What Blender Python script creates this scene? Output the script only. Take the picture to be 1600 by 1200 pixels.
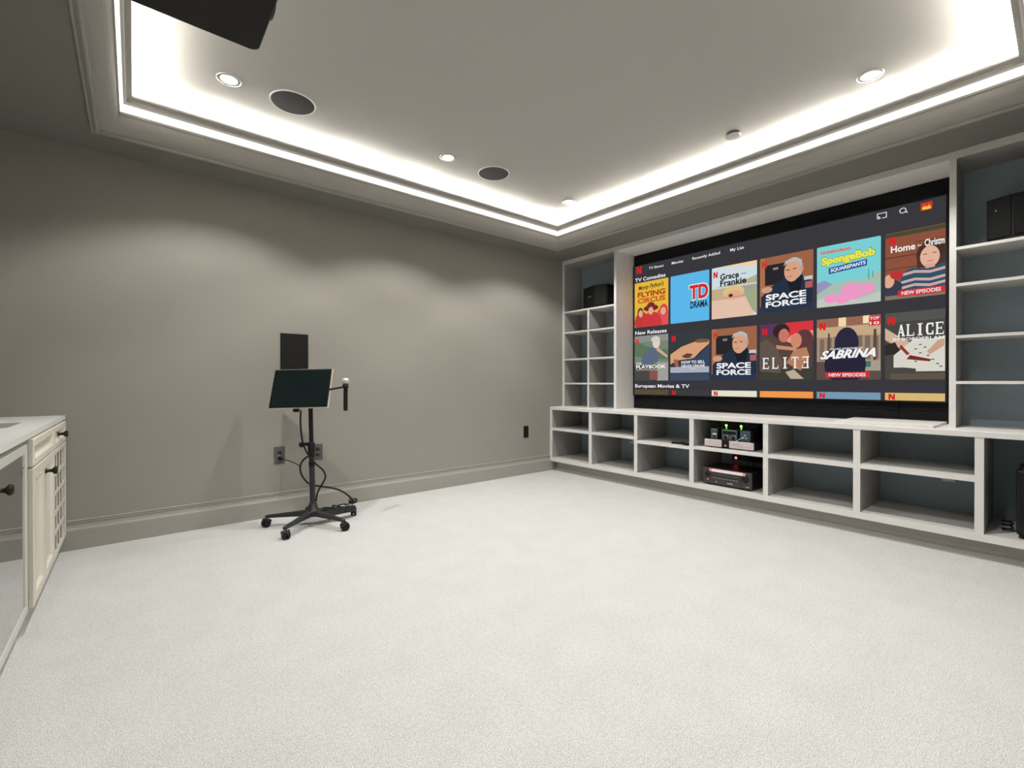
import bpy, bmesh, math, random
from mathutils import Vector, Matrix
random.seed(7)
R = math.radians
sc = bpy.context.scene
for o in list(bpy.data.objects): bpy.data.objects.remove(o)
COL = sc.collection

# ------------------------------------------------------------------ camera, world, lights, exposure
HC = 1.12
YAW, PITCH, FPX = 50.5688, 0.1845, 718.385
cam_d = bpy.data.cameras.new('camera'); cam = bpy.data.objects.new('camera', cam_d); COL.objects.link(cam)
cam_d.sensor_width = 36.0; cam_d.lens = FPX*36.0/1600.0; cam_d.clip_start = 0.02
cam.location = (0, 0, HC); cam.rotation_euler = (R(90-PITCH), 0, R(YAW-90))
sc.camera = cam
vs = sc.view_settings
vs.view_transform = 'Standard'; vs.look = 'None'; vs.gamma = 1.0; vs.use_curve_mapping = False
vs.exposure = 0.14
w = bpy.data.worlds.new('world'); sc.world = w; w.use_nodes = True
w.node_tree.nodes['Background'].inputs[0].default_value = (0.55, 0.57, 0.6, 1)
w.node_tree.nodes['Background'].inputs[1].default_value = 0.05
SPOT_POWER = 66.0
CORE_POWER = 60.0
LED_STRENGTH = 400.0           # tape hidden on top of the upper rail, washing the ceiling
BAND_STRENGTH = 1.6            # frosted band between the two rails
LENS_STRENGTH = 30.0
DOWNLIGHTS = [(0.447, 3.234), (1.976, 3.222), (3.400, 3.232), (3.391, 0.764), (1.969, 0.764), (0.447, 0.764)]
ZC = 2.95           # ceiling of the tray
ZS = 2.705           # underside of the soffit
for (x, y) in DOWNLIGHTS:               # each lamp: a wide flood and a stronger core
    for power, size, blend in ((SPOT_POWER, 124, 0.35), (CORE_POWER, 84, 1.0)):
        ld = bpy.data.lights.new('downlight_beam', 'SPOT'); lo = bpy.data.objects.new('downlight_beam', ld); COL.objects.link(lo)
        lo.location = (x, y, ZC-0.03); ld.energy = power; ld.spot_size = R(size); ld.spot_blend = blend
        ld.shadow_soft_size = 0.022; ld.color = (1.0, 0.985, 0.955)

# ------------------------------------------------------------------ helpers
def srgb(r, g, b):
    def f(c):
        c /= 255.0
        return c/12.92 if c <= 0.04045 else ((c+0.055)/1.055)**2.4
    return (f(r), f(g), f(b), 1.0)

MATS = {}
def mat(name, col, rough=0.5, metal=0.0, noise=0.0, nscale=40.0, bump=0.0, bscale=200.0, spec=0.5, stretch=None, coat=0.0):
    if name in MATS: return MATS[name]
    m = bpy.data.materials.new(name); m.use_nodes = True; MATS[name] = m
    nt = m.node_tree; p = nt.nodes['Principled BSDF']
    p.inputs['Base Color'].default_value = col if len(col) == 4 else (*col, 1)
    p.inputs['Roughness'].default_value = rough; p.inputs['Metallic'].default_value = metal
    p.inputs['Specular IOR Level'].default_value = spec; p.inputs['Coat Weight'].default_value = coat
    tc = nt.nodes.new('ShaderNodeTexCoord'); src = tc.outputs['Object']
    if stretch:
        mp = nt.nodes.new('ShaderNodeMapping'); mp.inputs['Scale'].default_value = stretch
        nt.links.new(src, mp.inputs[0]); src = mp.outputs[0]
    if noise:
        n = nt.nodes.new('ShaderNodeTexNoise'); n.inputs['Scale'].default_value = nscale; n.inputs['Detail'].default_value = 5
        nt.links.new(src, n.inputs['Vector'])
        mx = nt.nodes.new('ShaderNodeMix'); mx.data_type = 'RGBA'
        c = p.inputs['Base Color'].default_value
        mx.inputs[6].default_value = (*[v*(1-noise) for v in c[:3]], 1)
        mx.inputs[7].default_value = (*[min(1, v*(1+noise)) for v in c[:3]], 1)
        nt.links.new(n.outputs['Fac'], mx.inputs[0]); nt.links.new(mx.outputs[2], p.inputs['Base Color'])
    if bump:
        n2 = nt.nodes.new('ShaderNodeTexNoise'); n2.inputs['Scale'].default_value = bscale; n2.inputs['Detail'].default_value = 3
        nt.links.new(src, n2.inputs['Vector'])
        b = nt.nodes.new('ShaderNodeBump'); b.inputs['Strength'].default_value = bump; b.inputs['Distance'].default_value = 0.002
        nt.links.new(n2.outputs['Fac'], b.inputs['Height']); nt.links.new(b.outputs[0], p.inputs['Normal'])
    return m

def emi(name, col, strength=1.0):
    if name in MATS: return MATS[name]
    m = bpy.data.materials.new(name); m.use_nodes = True; MATS[name] = m
    nt = m.node_tree; nt.nodes.clear()
    e = nt.nodes.new('ShaderNodeEmission'); o = nt.nodes.new('ShaderNodeOutputMaterial')
    e.inputs[0].default_value = col; e.inputs[1].default_value = strength
    nt.links.new(e.outputs[0], o.inputs[0]); return m

def scr(r, g, b):                      # a colour of the lit picture on the screen
    return emi('screen_light_%d_%d_%d' % (r, g, b), srgb(r, g, b), 0.91)

class MB:
    """collects shapes into one mesh; several material slots allowed"""
    def __init__(s): s.v = []; s.f = []; s.m = []; s.mats = []; s.sm = []
    def slot(s, m):
        if m not in s.mats: s.mats.append(m)
        return s.mats.index(m)
    def raw(s, vs_, fs, m, smooth=False):
        k = s.slot(m); b = len(s.v); s.v += [tuple(p) for p in vs_]
        for f in fs: s.f.append([b+i for i in f]); s.m.append(k); s.sm.append(smooth)
        return s
    def box(s, x0, x1, y0, y1, z0, z1, m):
        return s.raw([(x, y, z) for z in (min(z0, z1), max(z0, z1)) for y in (min(y0, y1), max(y0, y1)) for x in (min(x0, x1), max(x0, x1))],
                     [(0, 2, 3, 1), (4, 5, 7, 6), (0, 1, 5, 4), (2, 6, 7, 3), (0, 4, 6, 2), (1, 3, 7, 5)], m)
    def obox(s, c, ax, ay, az, hx, hy, hz, m):     # oriented box: centre, three unit axes, half sizes
        c = Vector(c); ax, ay, az = Vector(ax), Vector(ay), Vector(az)
        return s.raw([c+ax*hx*i+ay*hy*j+az*hz*k for k in (-1, 1) for j in (-1, 1) for i in (-1, 1)],
                     [(0, 2, 3, 1), (4, 5, 7, 6), (0, 1, 5, 4), (2, 6, 7, 3), (0, 4, 6, 2), (1, 3, 7, 5)], m)
    def prism(s, a, b, m):                         # two matching polygons, joined and capped
        n = len(a)
        return s.raw(list(a)+list(b), [tuple(range(n-1, -1, -1)), tuple(range(n, 2*n))]+[(i, (i+1) % n, n+(i+1) % n, n+i) for i in range(n)], m)
    def tube(s, pts, r, m, n=10, cap=True):
        pts = [Vector(p) for p in pts]; rs = r if isinstance(r, (list, tuple)) else [r]*len(pts)
        rings = []; up = None
        for i, p in enumerate(pts):
            t = (pts[min(i+1, len(pts)-1)]-pts[max(i-1, 0)]).normalized()
            if up is None: up = Vector((0, 0, 1)) if abs(t.z) < 0.9 else Vector((1, 0, 0))
            a = t.cross(up).normalized(); up = a.cross(t).normalized()
            rings.append([p+(a*math.cos(2*math.pi*k/n)+up*math.sin(2*math.pi*k/n))*rs[i] for k in range(n)])
        vs_ = [q for rg in rings for q in rg]; fs = []
        for i in range(len(pts)-1):
            for k in range(n): fs.append((i*n+k, i*n+(k+1) % n, (i+1)*n+(k+1) % n, (i+1)*n+k))
        s.raw(vs_, fs, m, True)
        if cap:
            s.raw(rings[0], [tuple(range(n-1, -1, -1))], m); s.raw(rings[-1], [tuple(range(n))], m)
        return s
    def lathe(s, prof, o, axis, m, n=24, smooth=True):          # prof: (radius, height along axis) from the origin o
        ax = Vector(axis).normalized(); t = Vector((1, 0, 0)) if abs(ax.x) < 0.9 else Vector((0, 1, 0))
        a = ax.cross(t).normalized(); b = ax.cross(a); o = Vector(o)
        vs_ = [o+ax*h+(a*math.cos(2*math.pi*k/n)+b*math.sin(2*math.pi*k/n))*max(r, 1e-5) for r, h in prof for k in range(n)]
        fs = [(i*n+k, i*n+(k+1) % n, (i+1)*n+(k+1) % n, (i+1)*n+k) for i in range(len(prof)-1) for k in range(n)]
        return s.raw(vs_, fs, m, smooth)
    def build(s, name, bevel=0.0, seg=1):
        me = bpy.data.meshes.new(name); me.from_pydata(s.v, [], s.f)
        for m in s.mats: me.materials.append(m)
        for p, k, sm in zip(me.polygons, s.m, s.sm): p.material_index = k; p.use_smooth = sm
        bm = bmesh.new(); bm.from_mesh(me); bmesh.ops.recalc_face_normals(bm, faces=bm.faces); bm.to_mesh(me); bm.free()
        o = bpy.data.objects.new(name, me); COL.objects.link(o)
        if bevel:
            bv = o.modifiers.new('bevel', 'BEVEL'); bv.width = bevel; bv.segments = seg; bv.limit_method = 'ANGLE'; bv.angle_limit = R(40)
        return o

def child(mb, name, parent, bevel=0.0, seg=1, label=None):      # shapes are given in room coordinates; only a root carries a location
    o = mb.build(name, bevel, seg) if isinstance(mb, MB) else mb
    o.parent = parent
    if parent.parent is None: o.matrix_parent_inverse = Matrix.Translation(-parent.location)
    if label: o['label'] = label
    return o

def thing(name, label, cat, loc, group=None):
    o = bpy.data.objects.new(name, None); COL.objects.link(o); o.location = loc; o.empty_display_size = 0.05
    o['label'] = label; o['category'] = cat
    if group: o['group'] = group
    return o
def tag(o, label, cat, group=None):
    o['label'] = label; o['category'] = cat
    if group: o['group'] = group
    return o
def struct(o): o['kind'] = 'structure'; return o
def copy_tree(o, parent=None):
    c = o.copy(); COL.objects.link(c)
    if parent is not None:
        c.parent = parent; c.matrix_parent_inverse = o.matrix_parent_inverse.copy()
    for ch in list(o.children): copy_tree(ch, c)
    return c

# ------------------------------------------------------------------ materials
M_WALL = mat('greige_wall_paint', (0.305, 0.288, 0.256), 0.75, noise=0.04, nscale=3, bump=0.25, bscale=180, spec=0.25)
M_CEIL = mat('tray_ceiling_paint', (0.50, 0.485, 0.455), 0.8, noise=0.03, nscale=2, bump=0.15, bscale=150, spec=0.2)
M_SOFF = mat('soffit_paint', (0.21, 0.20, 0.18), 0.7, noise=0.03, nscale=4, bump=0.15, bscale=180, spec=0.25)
M_TRIM = mat('greige_trim_paint', (0.33, 0.315, 0.28), 0.45, noise=0.03, nscale=4, spec=0.4)
M_CROWN = mat('crown_paint', (0.36, 0.345, 0.315), 0.5, noise=0.03, nscale=4, spec=0.35)
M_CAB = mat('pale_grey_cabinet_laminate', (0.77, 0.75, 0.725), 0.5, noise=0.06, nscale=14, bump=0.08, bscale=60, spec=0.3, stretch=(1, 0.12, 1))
M_CAB_SHADE = mat('pale_grey_cabinet_shaded', (0.34, 0.33, 0.315), 0.55, noise=0.08, nscale=18, bump=0.08, bscale=60, spec=0.3, stretch=(0.15, 1, 1))  # same laminate darkened: the shade inside the bays is painted into the colour
M_SHELF_SHADE = mat('pale_grey_shelf_shaded', (0.56, 0.55, 0.525), 0.55, noise=0.07, nscale=18, bump=0.08, bscale=60, spec=0.3, stretch=(1, 0.12, 1))  # cabinet laminate again, with part of the bay shade painted in
M_BACK = mat('slate_back_panel', (0.32, 0.39, 0.44), 0.7, noise=0.08, nscale=25, bump=0.1, bscale=120, spec=0.2)
M_KICK = mat('grey_toe_kick_laminate', (0.42, 0.40, 0.365), 0.55, noise=0.12, nscale=20, bump=0.08, bscale=60, spec=0.3, stretch=(1, 0.08, 2))
M_BLACKFAB = mat('black_acoustic_fabric', (0.012, 0.012, 0.013), 0.95, noise=0.3, nscale=60, bump=0.3, bscale=500, spec=0.1, stretch=(1, 0.3, 3))
M_BLACK = mat('black_plastic', (0.008, 0.008, 0.0085), 0.45, noise=0.15, nscale=30, bump=0.05, bscale=400, spec=0.25)
M_DARK = mat('charcoal_plastic', (0.020, 0.021, 0.0225), 0.4, noise=0.12, nscale=30, bump=0.05, bscale=400, spec=0.35)
M_GREYPL = mat('dark_grey_plate_plastic', (0.085, 0.083, 0.078), 0.45, noise=0.08, nscale=40)
M_FASCIA = mat('charcoal_fascia', (0.045, 0.044, 0.043), 0.4, noise=0.1, nscale=40, spec=0.4)
M_STEEL = mat('brushed_steel', (0.62, 0.61, 0.59), 0.3, 1.0, noise=0.06, nscale=60, stretch=(1, 1, 20))
M_PINKAL = mat('rosy_silver_fascia', (0.66, 0.555, 0.56), 0.4, 0.2, noise=0.1, nscale=90)
M_CHROME = mat('polished_metal', (0.75, 0.75, 0.74), 0.15, 1.0, noise=0.03, nscale=30)
M_WHITEPL = mat('white_plastic', (0.78, 0.77, 0.74), 0.4, noise=0.03, nscale=30)
M_CREAM = mat('cream_painted_wood', (0.68, 0.645, 0.56), 0.45, noise=0.06, nscale=30, bump=0.05, bscale=80, spec=0.4, stretch=(1, 1, 0.1))
M_CREAM_SHADE = mat('cream_lattice_shaded', (0.30, 0.295, 0.245), 0.55, noise=0.06, nscale=30)  # same cream paint, darkened to carry the shade of the deep lattice cells
M_BRONZE = mat('oil_rubbed_bronze', (0.022, 0.017, 0.014), 0.35, 0.6, noise=0.2, nscale=40)
M_GRILLE = mat('dark_speaker_mesh', (0.012, 0.012, 0.0125), 0.7, noise=0.35, nscale=700, bump=0.4, bscale=900, spec=0.15)
M_GRILLE2 = mat('grey_speaker_mesh', (0.075, 0.072, 0.07), 0.9, noise=0.25, nscale=90, bump=0.3, bscale=900, spec=0.1)
M_PALEALU = mat('champagne_bezel', (0.72, 0.63, 0.52), 0.35, 0.3, noise=0.03, nscale=30)
M_GLASSBLK = mat('dark_touch_glass', (0.006, 0.012, 0.013), 0.06, noise=0.05, nscale=10, spec=0.6, coat=0.3)
M_FRIDGEGL = mat('black_mirror_glass', (0.02, 0.023, 0.021), 0.015, noise=0.02, nscale=5, spec=1.0, coat=1.0)
M_FRIDGEFR = mat('pale_appliance_frame', (0.62, 0.62, 0.56), 0.35, 0.1, noise=0.03, nscale=40)
M_TEAL = mat('blue_grey_device_face', (0.055, 0.10, 0.125), 0.35, noise=0.15, nscale=60)
M_MICHEAD = mat('silver_mesh', (0.80, 0.79, 0.77), 0.35, 0.4, noise=0.12, nscale=900, bump=0.4, bscale=1200)
M_LENS = emi('downlight_lens_glow', (1.0, 0.97, 0.92, 1), LENS_STRENGTH)
M_LED = emi('led_tape_glow', (1.0, 0.955, 0.885, 1), LED_STRENGTH)
M_BAND = emi('frosted_band_glow', (1.0, 0.975, 0.93, 1), BAND_STRENGTH)
M_GREENLED = emi('green_indicator', (0.25, 1.0, 0.10, 1), 3.0)
M_REDLED = emi('red_indicator', (1.0, 0.09, 0.05, 1), 5.0)
M_PINKDISP = emi('pale_lit_display', (1.0, 0.78, 0.78, 1), 0.75)
M_PINKEND = emi('pink_lit_display_end', (1.0, 0.30, 0.30, 1), 0.75)
M_WHITEMARK = mat('white_print', (0.75, 0.75, 0.75), 0.5, noise=0.02, nscale=40)

def carpet_mat():
    m = bpy.data.materials.new('pale_grey_cut_pile_carpet'); m.use_nodes = True
    nt = m.node_tree; p = nt.nodes['Principled BSDF']; p.inputs['Roughness'].default_value = 0.95
    p.inputs['Specular IOR Level'].default_value = 0.1
    p.inputs['Sheen Weight'].default_value = 0.15
    tc = nt.nodes.new('ShaderNodeTexCoord')
    def noi(scale, det):
        n = nt.nodes.new('ShaderNodeTexNoise'); n.inputs['Scale'].default_value = scale; n.inputs['Detail'].default_value = det
        nt.links.new(tc.outputs['Object'], n.inputs['Vector']); return n
    n1, n2, n3 = noi(260, 3), noi(5, 4), noi(60, 3)
    r1 = nt.nodes.new('ShaderNodeValToRGB'); r1.color_ramp.elements[0].position = 0.33; r1.color_ramp.elements[1].position = 0.62
    r1.color_ramp.elements[0].color = (0.42, 0.425, 0.405, 1); r1.color_ramp.elements[1].color = (0.79, 0.795, 0.775, 1)
    nt.links.new(n1.outputs['Fac'], r1.inputs[0])
    r2 = nt.nodes.new('ShaderNodeValToRGB'); r2.color_ramp.elements[0].position = 0.35; r2.color_ramp.elements[1].position = 0.65
    r2.color_ramp.elements[0].color = (0.95, 0.95, 0.95, 1); r2.color_ramp.elements[1].color = (1, 1, 1, 1)
    nt.links.new(n2.outputs['Fac'], r2.inputs[0])
    r3 = nt.nodes.new('ShaderNodeValToRGB'); r3.color_ramp.elements[0].position = 0.35; r3.color_ramp.elements[1].position = 0.6
    r3.color_ramp.elements[0].color = (0.92, 0.92, 0.92, 1); r3.color_ramp.elements[1].color = (1, 1, 1, 1)
    nt.links.new(n3.outputs['Fac'], r3.inputs[0])
    a = nt.nodes.new('ShaderNodeMix'); a.data_type = 'RGBA'; a.blend_type = 'MULTIPLY'; a.inputs[0].default_value = 1
    nt.links.new(r1.outputs[0], a.inputs[6]); nt.links.new(r2.outputs[0], a.inputs[7])
    b2 = nt.nodes.new('ShaderNodeMix'); b2.data_type = 'RGBA'; b2.blend_type = 'MULTIPLY'; b2.inputs[0].default_value = 1
    nt.links.new(a.outputs[2], b2.inputs[6]); nt.links.new(r3.outputs[0], b2.inputs[7])
    nt.links.new(b2.outputs[2], p.inputs['Base Color'])
    b = nt.nodes.new('ShaderNodeBump'); b.inputs['Strength'].default_value = 0.6; b.inputs['Distance'].default_value = 0.008
    nt.links.new(n1.outputs['Fac'], b.inputs['Height']); nt.links.new(b.outputs[0], p.inputs['Normal'])
    return m
M_CARPET = carpet_mat()

def quartz_mat():
    m = mat('pale_grey_quartz', (0.78, 0.80, 0.765), 0.3, noise=0.08, nscale=22, bump=0.0, spec=0.5)
    return m
M_QUARTZ = quartz_mat()

# ------------------------------------------------------------------ room shell
XB, XW, YR, YL = -1.0, 4.72, -0.34, 4.245          # back, screen, right and left walls
T = 0.12
struct(MB().box(XB-T, XW+T, YR-T, YL+T, -0.06, 0, M_CARPET).build('floor'))
struct(MB().box(XB-T, XW+T, YL, YL+T, 0, 3.0, M_WALL).build('wall_left'))
struct(MB().box(XB-T, XW+T, YR-T, YR, 0, 3.0, M_WALL).build('wall_right'))
struct(MB().box(XW, XW+T, YR, YL, 0, 3.0, M_WALL).build('wall_front'))
struct(MB().box(XB-T, XB, YR, YL, 0, 3.0, M_WALL).build('wall_back'))
TX0, TX1, TY0, TY1 = -0.17, 3.895, 0.02, 3.885     # soffit edge of the tray
IF = 0.085                                         # upright face of the tray, inward of the soffit edge
cm = MB()
cm.box(XB, XW, YR, YL, ZC, ZC+0.1, M_CEIL)
def ring(mb, ox0, ox1, oy0, oy1, ix0, ix1, iy0, iy1, z0, z1, m):
    mb.box(ox0, ox1, iy1, oy1, z0, z1, m); mb.box(ox0, ox1, oy0, iy0, z0, z1, m)
    mb.box(ox0, ix0, iy0, iy1, z0, z1, m); mb.box(ix1, ox1, iy0, iy1, z0, z1, m)
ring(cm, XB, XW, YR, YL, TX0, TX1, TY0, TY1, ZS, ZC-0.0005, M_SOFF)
ring(cm, TX0, TX1, TY0, TY1, TX0+IF, TX1-IF, TY0+IF, TY1-IF, 2.776, ZC-0.0005, M_CEIL)
struct(cm.build('ceiling'))

def mitred(profile, side, m):                      # one length round the tray with mitred ends; profile: (inward, height)
    def pt(e, i, z):
        if side == 0: return ((TX0+i) if e == 0 else (TX1-i), TY1-i, z)
        if side == 1: return (TX1-i, (TY0+i) if e == 0 else (TY1-i), z)
        if side == 2: return ((TX0+i) if e == 0 else (TX1-i), TY0+i, z)
        return (TX0+i, (TY0+i) if e == 0 else (TY1-i), z)
    return MB().prism([pt(0, i, z) for i, z in profile], [pt(1, i, z) for i, z in profile], m)
def moulding(profile, first, m):
    for side in range(4): struct(mitred(profile, side, m).build('trim_%d' % (first+side)))
low_prof = [(-0.034, ZS-0.0003), (-0.036, 2.694), (-0.024, 2.690), (-0.022, 2.703), (-0.010, 2.703), (-0.008, 2.686), (0.002, 2.686), (0.004, 2.700)]
low_prof += [(0.004+0.092*math.sin(t), 2.708+0.086*(1-math.cos(t))) for t in [R(90)*k/8 for k in range(9)]]
low_prof += [(0.098, 2.800), (0.106, 2.801), (0.106, 2.815), (0.094, 2.815), (0.094, 2.776), (0.0, 2.776), (0.0, ZS-0.0003)]
moulding(low_prof, 1, M_CROWN)
up_prof = [(IF, 2.888), (IF, 2.8695), (0.100, 2.8695), (0.112, 2.871), (0.122, 2.873), (0.130, 2.873), (0.137, 2.870), (0.140, 2.886), (0.150, 2.890), (0.165, 2.897),
           (0.165, 2.909), (0.158, 2.909), (0.158, 2.898), (0.150, 2.892)]
moulding(up_prof, 5, M_CROWN)

# cove lights: a frosted band between the rails and a tape hidden on top of the upper rail
band_prof = [(0.1005, 2.8153), (0.122, 2.858), (0.117, 2.861), (0.0945, 2.8162)]
def led(side, tape, loc, label):
    t = thing('cove_light', label, 'light strip', loc, 'cove light strips')
    child(mitred(band_prof, side, M_BAND), 'frosted_band', t)
    child(MB().box(*tape, 2.8975, 2.9085, M_LED), 'light_tape', t)
b0, b1 = 0.098, 0.102
xm, ym = (TX0+TX1)/2, (TY0+TY1)/2
led(0, (TX0+b1, TX1-b1, TY1-b1, TY1-b0), (xm, TY1, 2.815), 'glowing cove light strip above the plain left wall')
led(1, (TX1-b1, TX1-b0, TY0+b1, TY1-b1), (TX1, ym, 2.815), 'glowing cove light strip above the screen wall')
led(2, (TX0+b1, TX1-b1, TY0+b0, TY0+b1), (xm, TY0, 2.815), 'glowing cove light strip above the wall opposite the plain left wall')
led(3, (TX0+b0, TX0+b1, TY0+b1, TY1-b1), (TX0, ym, 2.815), 'glowing cove light strip above the bar counter end')

# baseboards
def base_prof(s, y):                               # y: wall plane, s: direction into the room
    return [(y, 0.0), (y+s*0.020, 0.0), (y+s*0.020, 0.128), (y+s*0.0185, 0.134), (y+s*0.012, 0.146), (y+s*0.0075, 0.168), (y+s*0.0075, 0.172),
            (y+s*0.011, 0.174), (y+s*0.011, 0.180), (y+s*0.006, 0.182), (y+s*0.006, 0.186), (y+s*0.010, 0.188), (y+s*0.010, 0.195), (y+s*0.003, 0.199), (y, 0.199)]
p = base_prof(-1, YL-0.0005)
struct(MB().prism([(-0.40, y, z) for y, z in p], [(4.20, y, z) for y, z in p], M_TRIM).build('baseboard_left'))
p = base_prof(1, YR+0.0005)
struct(MB().prism([(XB+0.03, y, z) for y, z in p], [(4.08, y, z) for y, z in p], M_TRIM).build('baseboard_right'))
p = base_prof(1, XB+0.0005)
struct(MB().prism([(y, YR+0.02, z) for y, z in p], [(y, 1.9, z) for y, z in p], M_TRIM).build('baseboard_back'))

def panel(x0, x1, y0, y1, z0, z1, mi, edge=0.004):     # laminate panel: pale edge band on the front, bay shade painted into the inside faces
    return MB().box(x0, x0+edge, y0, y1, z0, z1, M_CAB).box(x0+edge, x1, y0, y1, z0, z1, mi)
# ------------------------------------------------------------------ built-in: lower cabinet along the screen wall
XL, XU, XBK = 4.12, 4.345, 4.68                    # lower face, upper face, back panels
Y0, Y1 = YR+0.001, YL-0.001
ZB0, ZB1 = 0.118, 0.165                            # bottom panel
ZT0, ZT1 = 0.772, 0.811                            # worktop
base = thing('base_cabinet', 'long pale grey open-shelved base cabinet running under the screen', 'cabinet', (XL, 1.95, 0))
child(panel(XL, XBK, Y0, Y1, ZB0, ZB1, M_SHELF_SHADE), 'bottom_panel', base)
kick = child(MB().box(4.21, 4.23, Y0, Y1-0.02, 0.0, ZB0, M_KICK), 'toe_kick', base)
child(MB().prism([(4.21, Y0, 0), (4.196, Y0, 0), (4.196, Y0, 0.020), (4.202, Y0, 0.030), (4.21, Y0, 0.033)],
                 [(4.21, Y1-0.02, 0), (4.196, Y1-0.02, 0), (4.196, Y1-0.02, 0.020), (4.202, Y1-0.02, 0.030), (4.21, Y1-0.02, 0.033)], M_KICK), 'shoe_moulding', kick)
DIV = [(4.205, Y1), (3.551, 3.594), (2.921, 2.961), (2.285, 2.329), (1.619, 1.659), (0.983, 1.026), (0.346, 0.388), (Y0, Y0+0.04)]
for k, (a, b) in enumerate(DIV):
    child(panel(XL, XBK, a, b, ZB1, ZT0, M_CAB_SHADE), 'side_panel' if k in (0, 7) else 'divider', base)
SH = [(0.513, 0.543), (0.513, 0.543), (0.476, 0.508), (0.485, 0.515), (0.485, 0.517), (0.488, 0.522)]
for k, (z0, z1) in enumerate(SH):
    child(panel(XL+0.002, XBK, DIV[k+1][1], DIV[k][0], z0, z1, M_SHELF_SHADE), 'shelf', base)
for k in range(7):
    child(MB().box(XBK, XBK+0.012, DIV[k+1][1]-0.02, DIV[k][0]+0.02, ZB0, ZT0, M_BACK), 'back_panel', base)
wt = MB().box(XL-0.004, XBK+0.012, Y0, Y1, ZT0, ZT1, M_CAB).build('worktop', 0.003)
tag(wt, 'long pale grey worktop above the open base cabinet below the screen', 'worktop')

# upper left bookcase
def bookcase(name, label, ya, yb, loc, dividers, rows, side_l, side_r):
    t = thing(name, label, 'bookcase', loc)
    child(panel(XU, XBK, (ya+side_r)/2, side_r, ZT1, ZS-0.001, M_CAB_SHADE).box(XU, XBK, ya, (ya+side_r)/2, ZT1, ZS-0.001, M_CAB), 'side_panel', t)
    child(panel(XU, XBK, side_l, (yb+side_l)/2, ZT1, ZS-0.001, M_CAB_SHADE).box(XU, XBK, (yb+side_l)/2, yb, ZT1, ZS-0.001, M_CAB), 'side_panel', t)
    child(panel(XU, XBK, side_r, side_l, 2.652, ZS-0.001, M_CAB_SHADE), 'top_panel', t)
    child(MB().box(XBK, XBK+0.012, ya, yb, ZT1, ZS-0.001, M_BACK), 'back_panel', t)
    for z in rows: child(panel(XU+0.001, XBK, side_r, side_l, z-0.020, z, M_SHELF_SHADE), 'shelf', t)
    for (a, b, z0, z1) in dividers: child(panel(XU+0.002, XBK, a, b, z0, z1, M_CAB_SHADE), 'divider', t)
    return t
rows = [2.041, 1.775, 1.427, 1.117]
dv = [(3.789, 3.814, a, b) for a, b in ((1.775, 2.021), (1.427, 1.755), (1.117, 1.407), (ZT1, 1.097))]
bookcase('bookcase', 'tall narrow bookcase in the corner, two columns of pigeonholes under one tall bay', 3.37, Y1, (XU, 3.80, ZT1), dv, rows, 4.205, 3.404)
bookcase('bookcase', 'tall single column bookcase to the right of the screen', Y0, 0.536, (XU, 0.1, ZT1), [], [2.046, 1.797, 1.443, 1.130], 0.501, Y0+0.035)

# alcove of the screen: header board and black fabric panels behind
al = thing('alcove_lining', 'grey header board and black fabric backing panels framing the screen', 'wall panelling', (4.5, 1.953, ZT1))
child(MB().box(XU, XBK+0.02, 0.537, 3.369, 2.652, ZS-0.001, M_CAB), 'header_board', al, 0.002)
ed = [3.369, 3.052, 0.867, 0.537]
for z0, z1 in ((ZT1, 0.90), (0.902, 2.651)):
    for a, b in zip(ed[1:], ed[:-1]):
        child(MB().box(4.692, 4.71, a+0.0015, b-0.0015, z0, z1-0.001, M_BLACKFAB), 'fabric_panel', al, 0.003)

# loose board on the worktop
lb = MB().prism([(4.150, 1.150, ZT1), (4.660, 1.150, ZT1), (4.660, 0.585, ZT1), (4.150, 0.585, ZT1)],
                [(4.150, 1.150, ZT1+0.019), (4.660, 1.150, ZT1+0.019), (4.660, 0.585, ZT1+0.019), (4.150, 0.585, ZT1+0.019)], M_CAB).build('loose_board', 0.0015)
tag(lb, 'loose pale grey board lying on the worktop below the right end of the screen', 'board')

# ------------------------------------------------------------------ the screen
XS = 4.666
def SP(u, v, d): return (XS-d, 3.35-u, v)          # u: metres from the left edge of the picture, v: height, d: depth off the screen
def poly(mb, pts, d, m, t=0.0006):
    mb.prism([SP(u, v, d) for u, v in pts], [SP(u, v, d+t) for u, v in pts], m)
def rect(mb, u0, u1, v0, v1, d, m, t=0.0006): poly(mb, [(u0, v0), (u1, v0), (u1, v1), (u0, v1)], d, m, t)
def ell(mb, u, v, ru, rv, d, m, n=18, a0=0, a1=360, t=0.0006):
    poly(mb, [(u+ru*math.cos(R(a0+(a1-a0)*k/n)), v+rv*math.sin(R(a0+(a1-a0)*k/n))) for k in range(n if a1-a0 == 360 else n+1)], d, m, t)
def text_mb(mb, s, u0, u1, v0, v1, d, m, bold=0.0, shear=0.0, rise=0.0, res=3):
    cu = bpy.data.curves.new('lettering', 'FONT'); cu.body = s; cu.size = 1.0; cu.offset = bold; cu.shear = shear
    cu.resolution_u = res; cu.extrude = 0.0
    ob = bpy.data.objects.new('lettering', cu); COL.objects.link(ob)
    bpy.context.view_layer.update()
    me = bpy.data.meshes.new_from_object(ob.evaluated_get(bpy.context.evaluated_depsgraph_get()))
    xs = [q.co.x for q in me.vertices]; ys = [q.co.y for q in me.vertices]
    x0, x1, y0, y1 = min(xs), max(xs), min(ys), max(ys)
    P = []
    for q in me.vertices:
        fx = (q.co.x-x0)/(x1-x0); fy = (q.co.y-y0)/(y1-y0)
        P.append(SP(u0+(u1-u0)*fx, v0+(v1-v0)*fy+rise*fx, d))
    mb.raw(P, [tuple(f.vertices) for f in me.polygons], m)
    bpy.data.objects.remove(ob); bpy.data.curves.remove(cu); bpy.data.meshes.remove(me)
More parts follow.
